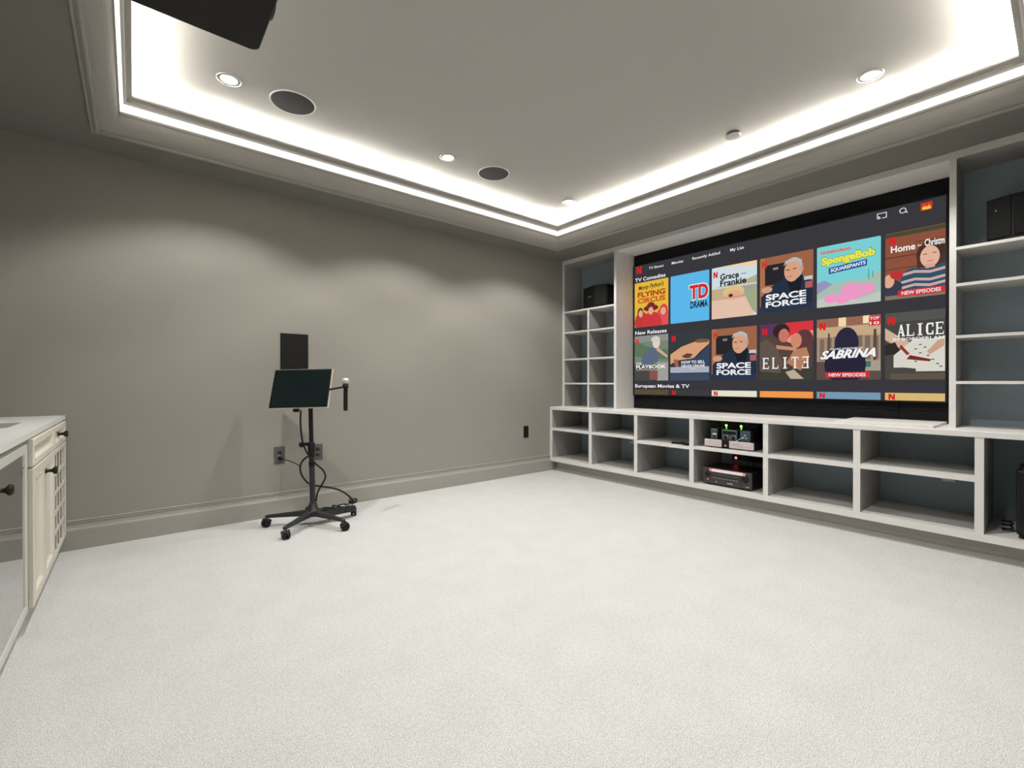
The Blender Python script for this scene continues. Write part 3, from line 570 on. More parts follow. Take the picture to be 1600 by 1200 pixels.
# ------------------------------------------------------------------ equipment in the cabinet
# receiver in the lower bay
rc = thing('av_receiver', 'large black receiver with a lit display, on the bottom of the equipment bay', 'receiver', (4.34, 1.99, ZB1))
ra, rb, rz0, rz1 = 1.768, 2.216, 0.178, 0.322
child(MB().box(4.178, 4.52, ra, rb, rz0, rz1, M_BLACK), 'case', rc, 0.004)
child(MB().box(4.163, 4.180, ra, rb, rz0, rz1, M_FASCIA), 'front_panel', rc, 0.003)
dp = MB().box(4.1600, 4.164, 1.845, 2.125, 0.292, 0.317, M_PINKDISP).box(4.1600, 4.164, 2.125, 2.150, 0.292, 0.317, M_PINKEND).box(4.1600, 4.164, 1.822, 1.845, 0.292, 0.317, M_PINKEND)
child(dp, 'display', rc)
for y in (2.165, 1.822):
    r0 = 0.024 if y > 2 else 0.029
    child(MB().lathe([(0.0, 0.018), (r0*.85, 0.018), (r0, 0.014), (r0, 0.0)], (4.163, y, 0.265), (-1, 0, 0), M_BLACK, 28), 'knob', rc)
child(MB().box(4.161, 4.1635, 1.865, 2.135, 0.246, 0.252, M_BLACK), 'door_gap', rc)
child(MB().box(4.161, 4.1635, 1.861, 1.864, 0.182, 0.290, M_BLACK), 'panel_joint', rc)
bt = MB()
for k in range(9): bt.box(4.1615, 4.1635, 1.885+k*0.027, 1.903+k*0.027, 0.236, 0.240, M_STEEL)
bt.box(4.1615, 4.1635, 1.935, 1.985, 0.200, 0.206, M_WHITEMARK).box(4.1615, 4.1635, 1.79, 1.82, 0.196, 0.200, M_WHITEMARK)
child(bt, 'button_row', rc)
child(MB().lathe([(0, 0.004), (0.0035, 0.004), (0.004, 0)], (4.1632, 2.165, 0.215), (-1, 0, 0), M_REDLED, 14), 'power_button', rc)
child(MB().lathe([(0, 0.003), (0.006, 0.003), (0.007, 0)], (4.1632, 2.085, 0.203), (-1, 0, 0), M_CHROME, 14), 'headphone_jack', rc)
for x in (4.20, 4.48):
    for y in (ra+0.05, rb-0.05): child(MB().lathe([(0, 0), (0.022, 0), (0.024, 0.014), (0, 0.014)], (x, y, ZB1), (0, 0, 1), M_BLACK, 18), 'foot', rc)
# silver faced amplifier on the shelf above
am = thing('amplifier', 'slim black amplifier with a rosy silver front, on the shelf above the receiver', 'amplifier', (4.32, 1.98, 0.515))
aa, ab, az0, az1 = 1.757, 2.203, 0.527, 0.590
child(MB().box(4.185, 4.47, aa+0.004, ab-0.004, az0, az1-0.002, M_BLACK), 'case', am, 0.002)
child(MB().box(4.170, 4.186, 2.040, ab, az0-0.002, az1, M_PINKAL), 'front_panel', am, 0.002)
child(MB().box(4.170, 4.186, aa, 1.970, az0-0.002, az1, M_PINKAL), 'front_panel', am, 0.002)
cp = child(MB().box(4.172, 4.186, 1.970, 2.040, az0-0.002, az1, M_BLACK), 'centre_panel', am, 0.001)
child(MB().lathe([(0, 0.008), (0.007, 0.008), (0.009, 0.0)], (4.172, 2.003, 0.545), (-1, 0, 0), M_CHROME, 16), 'standby_button', cp)
for k in range(5): child(MB().lathe([(0, 0.006), (0.0055, 0.006), (0.007, 0.0)], (4.170, 1.795+k*0.032, 0.560), (-1, 0, 0), M_CHROME, 14), 'knob', am)
for x in (4.21, 4.44):
    for y in (aa+0.05, ab-0.05): child(MB().lathe([(0, 0), (0.018, 0), (0.02, 0.013), (0, 0.013)], (x, y, 0.515), (0, 0, 1), M_BLACK, 16), 'foot', am)
# small devices on the amplifier
zt = 0.588
def device(name, label, ya, yb, h, x=4.205, dep=0.12):
    t = thing(name, label, 'device', (x+dep/2, (ya+yb)/2, zt), 'small devices on the amplifier')
    child(MB().box(x+0.004, x+dep, ya, yb, zt, zt+h, M_DARK), 'case', t, 0.003)
    child(MB().box(x, x+0.005, ya+0.003, yb-0.003, zt+0.003, zt+h-0.003, M_TEAL), 'front_panel', t, 0.001)
    return t
d = device('media_box', 'small blue-grey box with a white button, leftmost on the silver amplifier', 2.095, 2.163, 0.104)
child(MB().box(4.202, 4.2055, 2.102, 2.140, zt+0.044, zt+0.058, M_WHITEMARK), 'button', d); child(MB().box(4.203, 4.2055, 2.100, 2.150, zt+0.092, zt+0.097, M_STEEL), 'edge_strip', d)
child(MB().lathe([(0, .003), (.008, .003), (.009, 0)], (4.205, 2.128, zt+0.022), (-1, 0, 0), M_DARK, 16), 'jack', d)
d = device('dock_box', 'blue-grey box with two round dials, in the middle on the silver amplifier', 1.912, 2.058, 0.100)
child(MB().box(4.2025, 4.2055, 1.928, 2.042, zt+0.056, zt+0.086, M_GLASSBLK), 'display', d)
child(MB().box(4.203, 4.2055, 1.925, 2.045, zt+0.090, zt+0.096, M_STEEL), 'edge_strip', d)
for y in (1.945, 2.018):
    dl = child(MB().lathe([(0.0, .006), (.020, .006), (.022, 0)], (4.2055, y, zt+0.029), (-1, 0, 0), M_DARK, 24), 'dial', d)
    child(MB().lathe([(0.021, .003), (.021, .0065), (.0245, .005), (.0245, 0)], (4.2055, y, zt+0.029), (-1, 0, 0), M_STEEL, 24), 'ring', dl)
d = device('control_box', 'blue-grey box with clustered white jacks, rightmost on the silver amplifier', 1.797, 1.892, 0.104)
for y, z in ((1.845, 0.058), (1.862, 0.036), (1.835, 0.034)): child(MB().lathe([(0, .010), (.006, .010), (.0075, 0)], (4.205, y, zt+z), (-1, 0, 0), M_WHITEPL, 14), 'jack', d)
tag(MB().tube([(4.195, 1.864, zt+0.036), (4.180, 1.885, zt+0.022), (4.172, 1.905, zt+0.006), (4.166, 1.92, zt-0.012)], 0.0028, M_WHITEPL, 8).build('white_lead'), 'short white lead hanging from the rightmost box over the silver amplifier', 'cable')
d = thing('mic_receiver', 'black box with two green lights standing behind the small blue-grey boxes', 'receiver', (4.42, 1.95, zt))
child(MB().box(4.352, 4.462, 1.80, 2.12, zt, 0.735, M_BLACK), 'case', d, 0.003)
for y in (2.083, 1.944):
    child(MB().lathe([(0, .004), (.011, .003), (.012, 0)], (4.3525, y, 0.712), (-1, 0, 0), M_GREENLED, 16), 'indicator', d)
    child(MB().lathe([(0, .004), (.005, .003), (.006, 0)], (4.3525, y-0.002, 0.690), (-1, 0, 0), M_GREENLED, 12), 'small_indicator', d)
# surge protector and leads behind the receiver
d = thing('power_conditioner', 'black box with a red light on the back panel above the receiver', 'power box', (4.62, 2.0, 0.40))
child(MB().box(4.60, XBK-0.0005, 1.86, 2.14, 0.355, 0.455, M_BLACK), 'case', d, 0.004)
child(MB().lathe([(0, .005), (.010, .004), (.012, 0)], (4.6005, 2.105, 0.375), (-1, 0, 0), M_REDLED, 16), 'indicator', d)
for k, (y, dx) in enumerate(((1.98, 0.0), (1.94, 0.01), (1.90, -0.01))):
    tag(MB().tube([(4.60, y, 0.40), (4.56+dx, y-0.01, 0.385), (4.545+dx, y-0.015, 0.33), (4.555+dx, y-0.02, 0.22), (4.60, y-0.02, ZB1+0.006)], 0.004, M_DARK, 8).build('power_lead'), 'dark power lead drooping behind the receiver, %s of three' % ('left', 'middle', 'right')[k], 'cable', 'leads behind the receiver')

# black headset like bundle on the third bay shelf: a remote and a charger
zs = SH[2][1]
rm = thing('remote_control', 'black remote control lying on the shelf of the third bay', 'remote', (4.2, 2.46, zs))
child(MB().obox((4.195, 2.475, zs+0.011), (0.35, -0.937, 0), (0.937, 0.35, 0), (0, 0, 1), 0.075, 0.021, 0.010, M_BLACK), 'body', rm, 0.004, 2)
for k in range(4): child(MB().obox((4.180+k*0.010, 2.515-k*0.027, zs+0.022), (0.35, -0.937, 0), (0.937, 0.35, 0), (0, 0, 1), 0.006, 0.010, 0.0018, M_STEEL), 'button', rm)
ch = thing('power_adapter', 'black power adapter beside the remote control on the third bay shelf', 'adapter', (4.16, 2.37, zs))
child(MB().box(4.138, 4.185, 2.338, 2.405, zs+0.0005, zs+0.030, M_BLACK), 'body', ch, 0.005, 2)
child(MB().box(4.1375, 4.180, 2.342, 2.385, zs+0.0300, zs+0.0312, M_STEEL), 'label_plate', ch)
child(MB().tube([(4.165+0.032*math.cos(t)-0.004*t, 2.42+0.026*math.sin(t), zs+0.004+0.0025*t) for t in [R(40*k) for k in range(20)]], 0.0032, M_BLACK, 8), 'cord', ch)

# ------------------------------------------------------------------ loudspeakers on the top shelves and the subwoofer
def corner_speaker(name, label, pl, z0, h, badge, loc):
    t = thing(name, label, 'speaker', loc, 'wedge speakers on the top shelves')
    def sh(pts, k, cx, cy): return [(cx+(x-cx)*k, cy+(y-cy)*k, 0) for x, y in pts]
    cx = sum(p[0] for p in pl)/len(pl); cy = sum(p[1] for p in pl)/len(pl)
    child(MB().prism([(x, y, z0+0.012) for x, y in pl], [(x, y, z0+h) for x, y in pl], M_BLACK), 'cabinet', t, 0.006, 2)
    bs = [(x, y) for x, y in pl]
    child(MB().prism([(cx+(x-cx)*.96, cy+(y-cy)*.96, z0+0.0003) for x, y in bs], [(cx+(x-cx)*.98, cy+(y-cy)*.98, z0+0.012) for x, y in bs], M_DARK), 'base', t)
    for i in (0, 1):
        a, b = Vector((*pl[i], 0)), Vector((*pl[i+1], 0)); dv_ = (b-a).normalized(); nrm = Vector((-dv_.y, dv_.x, 0))
        if nrm.dot(Vector((cx, cy, 0))-a) > 0: nrm = -nrm
        L = (b-a).length; c = (a+b)/2+nrm*0.004+Vector((0, 0, z0+0.012+(h-0.012)/2))
        g = child(MB().obox(c, dv_, nrm, (0, 0, 1), L/2-0.008, 0.004, (h-0.012)/2-0.010, M_GRILLE), 'grille', t, 0.002)
        if i == badge[0]: 
            cb = a+dv_*L*badge[1]+nrm*0.0095+Vector((0, 0, z0+badge[2]))
            child(MB().obox(cb, dv_, nrm, (0, 0, 1), badge[3], 0.0012, badge[4], M_STEEL), 'badge', g)
    return t
corner_speaker('speaker', 'black wedge fronted speaker with a silver badge, on the top shelf of the corner bookcase',
               [(4.435, 3.955), (4.360, 3.705), (4.420, 3.565), (4.60, 3.535), (4.63, 3.93)], 2.041, 0.275, (0, 0.58, 0.145, 0.042, 0.007), (4.48, 3.75, 2.041))
corner_speaker('speaker', 'black wedge fronted speaker on the top shelf of the right hand bookcase',
               [(4.400, 0.362), (4.345, 0.238), (4.362, 0.06), (4.55, -0.05), (4.63, 0.33)], 2.046, 0.285, (0, 0.40, 0.200, 0.004, 0.004), (4.48, 0.18, 2.046))
sb = thing('subwoofer', 'black subwoofer box cut by the right edge, in the tall end bay', 'speaker', (4.36, 0.03, ZB1))
child(MB().prism([(4.182, y, 0.245) for y in ()] or [(4.165, 0.212, 0.19), (4.165, -0.14, 0.19), (4.55, -0.14, 0.19), (4.55, 0.212, 0.19)],
                 [(4.165, 0.212, 0.585), (4.165, -0.14, 0.585), (4.55, -0.14, 0.585), (4.55, 0.212, 0.585)], M_BLACK), 'cabinet', sb, 0.012, 2)
child(MB().prism([(4.19, 0.195, 0.585), (4.19, -0.125, 0.585), (4.53, -0.125, 0.585), (4.53, 0.195, 0.585)],
                 [(4.23, 0.15, 0.635), (4.23, -0.08, 0.635), (4.50, -0.08, 0.635), (4.50, 0.15, 0.635)], M_DARK), 'top_bevel', sb, 0.003)
child(MB().box(4.158, 4.168, -0.125, 0.196, 0.265, 0.57, M_GRILLE), 'grille', sb, 0.004)
child(MB().box(4.158, 4.168, -0.06, 0.150, 0.205, 0.240, M_GLASSBLK), 'port', sb, 0.002)
for x in (4.20, 4.51):
    for y in (0.17, -0.10): child(MB().lathe([(0, 0), (.02, 0), (.024, .027), (0, .027)], (x, y, ZB1), (0, 0, 1), M_BLACK, 16), 'foot', sb)
tag(MB().tube([(4.34+0.035*math.cos(t), 0.258+0.024*math.sin(t), ZB1+0.006+0.004*t) for t in [R(45*k) for k in range(22)]], 0.005, M_BLACK, 8).build('speaker_lead'), 'small coil of black lead on the cabinet floor left of the subwoofer', 'cable')

# ------------------------------------------------------------------ tablet stand on five castors
yw = R(YAW); FW = Vector((math.cos(yw), math.sin(yw), 0)); RT = Vector((math.sin(yw), -math.cos(yw), 0)); UP = Vector((0, 0, 1))
SX, SY = 1.088, 3.796
st = thing('tablet_stand', 'black pole stand on a five-armed castor base by the left wall', 'stand', (SX, SY, 0))
hub = child(MB().lathe([(0.0, 0.070), (0.050, 0.072), (0.056, 0.085), (0.052, 0.118), (0.036, 0.128), (0.030, 0.165), (0.026, 0.170), (0.0, 0.170)], (SX, SY, 0), (0, 0, 1), M_DARK, 30), 'base_hub', st)
for k in range(5):
    an = R(149+72*k); dr = Vector((math.cos(an), math.sin(an), 0)); sd = Vector((-dr.y, dr.x, 0)); c0 = Vector((SX, SY, 0))
    def sec(r, zb, zt_, wb, wt_): return [c0+dr*r+sd*wb+UP*zb, c0+dr*r-sd*wb+UP*zb, c0+dr*r-sd*wt_+UP*(zt_-0.006), c0+dr*r-sd*wt_*.5+UP*zt_, c0+dr*r+sd*wt_*.5+UP*zt_, c0+dr*r+sd*wt_+UP*(zt_-0.006)]
    secs = [sec(0.035, 0.072, 0.120, 0.020, 0.028), sec(0.15, 0.072, 0.107, 0.017, 0.023), sec(0.27, 0.070, 0.096, 0.015, 0.019), sec(0.338, 0.068, 0.090, 0.013, 0.016), sec(0.352, 0.070, 0.085, 0.008, 0.009)]
    m_ = MB(); n = 6; m_.raw([p for s_ in secs for p in s_], [(i*n+q, i*n+(q+1) % n, (i+1)*n+(q+1) % n, (i+1)*n+q) for i in range(len(secs)-1) for q in range(n)]+[tuple(range(n-1, -1, -1)), tuple(range(4*n, 5*n))], M_DARK)
    leg = child(m_, 'base_arm', st, 0.002)
    cp_ = c0+dr*0.336
    wd_ = Vector((math.cos(an+1.1), math.sin(an+1.1), 0)); ax_ = Vector((-wd_.y, wd_.x, 0)); wc = cp_+wd_*0.012+UP*0.0310
    cm_ = MB().tube([cp_+UP*0.052, cp_+UP*0.072], 0.0055, M_STEEL, 10)
    for s_ in (-1, 1): cm_.lathe([(0, -.009), (.025, -.009), (.0305, -.005), (.0305, .005), (.025, .009), (0, .009)], wc+ax_*0.0140*s_, ax_, M_BLACK, 22)
    hood = [wc+wd_*0.034*math.cos(t)+UP*(0.034*math.sin(t)) for t in [R(-10+20*q) for q in range(11)]]
    cm_.prism([p+ax_*0.0045 for p in hood], [p-ax_*0.0045 for p in hood], M_DARK)
    cm_.prism([p+ax_*0.024 for p in hood[3:10]], [p-ax_*0.024 for p in hood[3:10]], M_DARK)
    child(cm_, 'castor', leg)
TILT = Vector((0, 0, 1))*1.0+RT*-0.020                # the pole leans a little to the left
def pole(z): return Vector((SX, SY, 0))+RT*(-0.022*(z-0.14))+UP*z
child(MB().tube([pole(0.155), pole(0.60)], 0.0205, M_DARK, 20), 'lower_tube', st)
child(MB().tube([pole(0.58), pole(0.932)], 0.0165, M_BLACK, 20), 'upper_tube', st)
cl = child(MB().tube([pole(0.535), pole(0.54), pole(0.64), pole(0.648)], [0.024, 0.027, 0.027, 0.022], M_BLACK, 20).obox(pole(0.635)-RT*0.028-FW*0.003, RT, FW, UP, 0.022, 0.014, 0.012, M_BLACK), 'clamp_collar', st)
child(MB().lathe([(0, 0.030), (0.010, 0.030), (0.021, 0.020), (0.022, 0.004), (0.012, -0.004), (0, -0.004)], pole(0.632)-RT*0.062-FW*0.008, -RT-FW*0.6, M_BLACK, 18).tube([pole(0.632)-RT*0.064-FW*0.006, pole(0.632)-RT*0.040], 0.006, M_STEEL, 10), 'clamp_knob', cl)
child(MB().tube([pole(0.46), pole(0.495)], 0.0235, M_BLACK, 20), 'tube_ring', st)
# microphone arm
mh = Vector((0, 0, HC))
def at(px, py, dep):
    pit = R(PITCH); f3 = FW*math.cos(pit)-UP*math.sin(pit); u3 = RT.cross(f3)
    r = f3+RT*((px-800)/FPX)-u3*((py-600)/FPX)
    return Vector((0, 0, HC))+r*(dep/r.dot(FW))
SD = Vector((SX, SY, 0)).dot(FW)
armp = [pole(0.92)+FW*0.012, pole(0.95)+FW*0.06+RT*0.02, pole(1.02)+RT*0.07+FW*0.085, at(515, 608.5, SD), at(530, 606, SD), at(538, 604.5, SD)]
child(MB().tube(armp, [0.009, 0.009, 0.009, 0.008, 0.0075, 0.009], M_BLACK, 12), 'microphone_arm', st)
mc = at(540, 604, SD)
child(MB().lathe([(0.0170, -0.012), (0.0215, -0.012), (0.0225, 0.016), (0.0175, 0.016), (0.0170, -0.012)], mc, (0, 0, 1), M_BLACK, 22), 'microphone_clip', st)

# tablet
dB, dT = SD-0.050, (SD-0.050)*1.033
TL, TR_, BR, BL = at(430, 578, dT), at(520.5, 574.5, dT), at(511, 636.8, dB), at(418, 637.7, dB)
tc_ = (TL+TR_+BR+BL)/4; ar = ((TR_-TL)+(BR-BL)).normalized(); au = ((TL-BL)+(TR_-BR)); au = (au-ar*au.dot(ar)).normalized(); an_ = ar.cross(au)
if an_.dot(FW) > 0: an_ = -an_
hw = ((TR_-TL).length+(BR-BL).length)/4; hh = ((TL-BL).length+(TR_-BR).length)/4
tb = thing('touch_tablet', 'large dark touch tablet with a pale rim, tilted back on the pole stand', 'tablet', tc_)
child(MB().obox(tc_-an_*0.014, ar, an_, au, hw, 0.011, hh, M_PALEALU), 'rim', tb, 0.004, 2)
child(MB().obox(tc_-an_*0.030, ar, an_, au, hw*.86, 0.010, hh*.78, M_BLACK), 'back_shell', tb, 0.006, 2)
child(MB().obox(tc_-an_*0.0025, ar, an_, au, hw-0.0035, 0.002, hh-0.0035, M_BLACK), 'bezel', tb, 0.001)
child(MB().obox(tc_+an_*0.0002, ar, an_, au, hw-0.014, 0.0012, hh-0.016, M_GLASSBLK), 'screen', tb)
child(MB().obox(tc_-an_*0.043-au*0.01, ar, an_, au, 0.05, 0.006, 0.05, M_BLACK).tube([tc_-an_*0.046-au*0.01, tc_-an_*0.075-au*0.03, pole(0.955)+FW*0.055, pole(0.915)+FW*0.010], 0.013, M_BLACK, 14), 'tilt_bracket', st)
child(MB().obox(at(463, 640.5, dB+0.03), ar, an_, au, 0.022, 0.012, 0.016, M_BLACK), 'plug', tb, 0.002)

# microphone
mk = thing('microphone', 'black microphone with a silver head, hanging in the clip beside the tablet', 'microphone', mc)
child(MB().lathe([(0, -0.190), (0.012, -0.190), (0.0165, -0.184), (0.0165, -0.03), (0.0163, 0.018), (0.019, 0.024), (0.0, 0.024)], mc, (0, 0, 1), M_BLACK, 24), 'handle', mk)
child(MB().lathe([(0.019, 0.0245), (0.0255, 0.026), (0.0265, 0.034), (0.0255, 0.039), (0.0, 0.039)], mc, (0, 0, 1), M_CHROME, 24), 'ring', mk)
child(MB().lathe([(0.0245, 0.0392), (0.0258, 0.046), (0.0245, 0.055), (0.019, 0.0625), (0.010, 0.0665), (0.0, 0.0675)], mc, (0, 0, 1), M_MICHEAD, 26), 'grille_head', mk)

def smooth(pts, n=8):                                 # Catmull-Rom through the points
    P = [pts[0]]+list(pts)+[pts[-1]]; out = []
    for i in range(1, len(P)-2):
        for k in range(n):
            t = k/n; a, b, c, d_ = P[i-1], P[i], P[i+1], P[i+2]
            out.append(0.5*((2*b)+(c-a)*t+(2*a-5*b+4*c-d_)*t*t+(3*b-a-3*c+d_)*t*t*t))
    return out+[pts[-1]]
# cables of the stand
ca = smooth([at(470, 641, SD-0.07), at(469.5, 655, SD-0.06), at(470.5, 675, SD-0.05), at(473.5, 692, SD-0.045), at(479, 706, SD-0.045), at(487, 718, SD-0.034), at(496, 727, SD-0.02), at(505, 735, SD+0.01), at(508.5, 744, SD+0.02), at(506, 752, SD+0.02), at(500, 762, SD+0.02), at(495.5, 772, SD+0.025), at(494, 783, SD+0.04)])
tag(MB().tube(ca, 0.0068, M_BLACK, 8).build('tablet_cable'), 'black cable running from the tablet down past the clamp and looping right of the pole', 'cable')
cb = smooth([at(489, 711, SD+0.036), at(480, 714, SD+0.03), at(473, 720, SD+0.02), at(469.3, 728, SD+0.02), at(470, 738, SD+0.02), at(475, 748, SD+0.03), at(483, 755.5, SD+0.038), at(495, 759, SD+0.036), at(510, 761, SD+0.04), at(524, 763.5, SD+0.05), at(537, 769, SD+0.06), at(546, 776, SD+0.07), at(551, 782, SD+0.075), at(550, 788, SD+0.08)])
tag(MB().tube(cb, 0.0072, M_BLACK, 8).build('power_cable'), 'thick black cable looping left of the pole and out to the power strip', 'cable')
pw_ = hit = Vector((0.953, YL-0.012, 0.478))
cc_ = smooth([pw_+Vector((0, -0.022, 0)), pw_+Vector((0.02, -0.045, -0.004)), at(455, 721.5, SD+0.20), at(463, 725, SD+0.10), at(468.8, 729, SD+0.035)])
cd = thing('wall_plug', 'black plug in the left grey outlet with a thin cord leading to the stand', 'plug', pw_)
child(MB().lathe([(0, 0.026), (0.010, 0.026), (0.0145, 0.016), (0.0145, 0.0)], pw_, (0, -1, 0), M_BLACK, 16), 'plug_body', cd)
child(MB().tube(cc_, 0.0036, M_BLACK, 8), 'cord', cd)
# power strip lying along the rear right arm, with a heap of cord on it
a5 = R(149+72*3); d5 = Vector((math.cos(a5), math.sin(a5), 0)); s5 = Vector((-d5.y, d5.x, 0))
psc = Vector((SX, SY, 0))+d5*0.185-s5*0.043
ps = thing('power_strip', 'long dark grey power strip lying along the rear right arm of the stand', 'power strip', (psc.x, psc.y, 0.048))
child(MB().obox(psc+UP*0.078, d5, s5, UP, 0.135, 0.017, 0.024, M_DARK), 'body', ps, 0.004, 2)
child(MB().obox(psc+UP*0.078+d5*0.055-s5*0.0172, d5, s5, UP, 0.003, 0.0006, 0.022, M_BLACK).obox(psc+UP*0.078-d5*0.005-s5*0.0172, d5, s5, UP, 0.003, 0.0006, 0.022, M_BLACK), 'seam', ps)
for k in range(4): child(MB().obox(psc+UP*0.1035+d5*(-0.09+k*0.055), d5, s5, UP, 0.014, 0.011, 0.0018, M_BLACK), 'socket', ps)
hp = []
for k in range(15):
    t = k/14; hp.append(psc+UP*(0.122+0.006*math.sin(k*1.7))+d5*(-0.115+0.26*t+0.012*math.sin(k*2.3))+s5*(0.020*math.cos(k*2.6)+0.006))
tag(MB().tube(smooth(hp, 5), 0.0048, M_BLACK, 8).build('cord_bundle'), 'tangled black cord heaped on the power strip', 'cable')
cp2 = psc+d5*0.135+s5*0.02+UP*0.122
tag(MB().tube([cp2+d5*0.035*math.cos(t)+s5*0.022*math.sin(t)+UP*(0.002*t-0.004) for t in [R(30*k) for k in range(30)]], 0.0045, M_BLACK, 8).build('cord_coil'), 'small coil of black cord at the far end of the power strip', 'cable')

# ------------------------------------------------------------------ bar at the left
XF = -0.367                                           # face of the cabinets
XC = -0.353                                           # edge of the counter
ZK0, ZK1 = 0.875, 0.903
ct = MB(); sx0, sx1, sy0, sy1 = -0.86, -0.470, 3.23, 3.610
CY0 = 1.60
ct.box(XB+0.001, XC, sy1, YL-0.001, ZK0, ZK1, M_QUARTZ).box(XB+0.001, XC, CY0, sy0, ZK0, ZK1, M_QUARTZ).box(sx1, XC, sy0, sy1, ZK0, ZK1, M_QUARTZ).box(XB+0.001, sx0, sy0, sy1, ZK0, ZK1, M_QUARTZ)
tag(ct.build('countertop'), 'pale grey stone countertop of the bar at the left edge', 'countertop')
sk = thing('bar_sink', 'small dark sink set into the bar countertop', 'sink', ((sx0+sx1)/2, (sy0+sy1)/2, 0.72))
bn = MB(); e = 0.004
bn.box(sx0-e, sx1+e, sy0-e, sy1+e, 0.715, 0.720, M_GREYPL)
bn.box(sx0-e, sx0-0.0003, sy0-e, sy1+e, 0.72, ZK0-0.0005, M_GREYPL).box(sx1+0.0003, sx1+e, sy0-e, sy1+e, 0.72, ZK0-0.0005, M_GREYPL).box(sx0, sx1, sy0-e, sy0-0.0003, 0.72, ZK0-0.0005, M_GREYPL).box(sx0, sx1, sy1+0.0003, sy1+e, 0.72, ZK0-0.0005, M_GREYPL)
child(bn, 'basin', sk); child(MB().lathe([(0, 0.003), (.03, .003), (.038, 0.0)], ((sx0+sx1)/2, (sy0+sy1)/2, 0.7202), (0, 0, 1), M_STEEL, 24), 'drain', sk)

def knob(y, z, par, x=XF):
    m_ = MB().lathe([(0.0, 0.046), (0.0165, 0.045), (0.0205, 0.040), (0.0195, 0.033), (0.009, 0.024), (0.0075, 0.010), (0.013, 0.004), (0.0135, 0.0)], (x+0.0195, y, z), (1, 0, 0), M_BRONZE, 20)
    return child(m_, 'knob', par)
def panel_front(par, name, ya, yb, z0, z1, rail=0.055, beads=0, thick=0.019):
    """a framed door or drawer front standing on the face plane XF"""
    m_ = MB(); x0, x1 = XF+0.0005, XF+thick
    m_.box(x0, x1, ya, ya+rail, z0, z1, M_CREAM).box(x0, x1, yb-rail, yb, z0, z1, M_CREAM).box(x0, x1, ya+rail, yb-rail, z0, z0+rail, M_CREAM).box(x0, x1, ya+rail, yb-rail, z1-rail, z1, M_CREAM)
    f = child(m_, name, par, 0.0025)
    iy0, iy1, iz0, iz1 = ya+rail, yb-rail, z0+rail, z1-rail; b = 0.012
    bead = MB()
    for (p_, q_) in (((iy0, iz0), (iy1, iz0)), ((iy1, iz0), (iy1, iz1)), ((iy1, iz1), (iy0, iz1)), ((iy0, iz1), (iy0, iz0))):
        cy, cz = (iy0+iy1)/2, (iz0+iz1)/2
        def inn(pt, k): return (pt[0]+(k if pt[0] < cy else -k), pt[1]+(k if pt[1] < cz else -k))
        a0, a1, b0, b1 = p_, q_, inn(p_, b), inn(q_, b)
        bead.raw([(x1+0.001, *a0), (x1+0.001, *a1), (x0+0.006, *b1), (x0+0.006, *b0), (x0, *a0), (x0, *a1), (x0, *b1), (x0, *b0)], [(0, 1, 2, 3), (4, 7, 6, 5), (0, 4, 5, 1), (3, 2, 6, 7), (1, 5, 6, 2), (0, 3, 7, 4)], M_CREAM)
    child(bead, 'bead_moulding', f)
    if beads:
        n = beads; wv = (iy1-iy0-2*b)/n
        for k in range(n): child(MB().box(x0, x0+0.007, iy0+b+k*wv+0.0028, iy0+b+(k+1)*wv-0.0028, iz0+b, iz1-b, M_CREAM), 'bead_board', f, 0.0018)
    else: child(MB().box(x0, x0+0.005, iy0+b, iy1-b, iz0+b, iz1-b, M_CREAM), 'panel', f)
    return f
ca0, ca1, cb1 = 2.945, 3.640, YL-0.022
c1 = thing('bar_cabinet', 'cream bar cabinet with two beadboard doors below a false drawer front', 'cabinet', (-0.68, 3.29, 0))
child(MB().box(XB+0.002, XF, ca0, ca0+0.018, 0.105, ZK0-0.001, M_CREAM).box(XB+0.002, XF, ca1-0.018, ca1-0.0005, 0.105, ZK0-0.001, M_CREAM).box(XB+0.002, XF, ca0+0.018, ca1-0.018, 0.105, 0.123, M_CREAM)
      .box(XF-0.018, XF, ca0+0.018, ca1-0.018, 0.845, ZK0-0.001, M_CREAM).box(XF-0.018, XF, ca0+0.018, ca1-0.018, 0.72, 0.755, M_CREAM), 'carcass', c1)
child(MB().box(-0.43, -0.412, ca0, ca1, 0, 0.105, M_KICK), 'toe_kick', c1)
panel_front(c1, 'drawer_front', ca0+0.003, ca1-0.003, 0.742, 0.866, 0.030)
dm_ = (ca0+ca1)/2-0.02
d1 = panel_front(c1, 'door', ca0+0.003, dm_-0.0015, 0.112, 0.735, 0.050, 4)
d2 = panel_front(c1, 'door', dm_+0.0015, ca1-0.003, 0.112, 0.735, 0.050, 5)
knob(dm_+0.026, 0.672, d2)
c2 = thing('lattice_cabinet', 'cream bar cabinet with an open square lattice front, against the left wall', 'cabinet', (-0.68, 3.93, 0))
child(MB().box(XB+0.002, XF, ca1+0.0005, ca1+0.018, 0.105, ZK0-0.001, M_CREAM).box(XB+0.002, XF, cb1-0.018, YL-0.024, 0.105, ZK0-0.001, M_CREAM).box(XB+0.002, XF, ca1+0.018, cb1-0.018, 0.105, 0.123, M_CREAM)
      .box(XF-0.018, XF, ca1+0.018, cb1-0.018, 0.845, ZK0-0.001, M_CREAM).box(XF-0.018, XF, ca1+0.018, cb1-0.018, 0.72, 0.755, M_CREAM), 'carcass', c2)
child(MB().box(-0.43, -0.412, ca1, cb1, 0, 0.105, M_KICK), 'toe_kick', c2)
dr = panel_front(c2, 'drawer', ca1+0.003, cb1-0.003, 0.742, 0.866, 0.030)
knob((ca1+cb1)/2, 0.805, dr, XF-0.012)
child(MB().box(XF-0.135, XF-0.125, ca1+0.018, cb1-0.018, 0.123, 0.72, M_CREAM_SHADE), 'lattice_backing', c2)
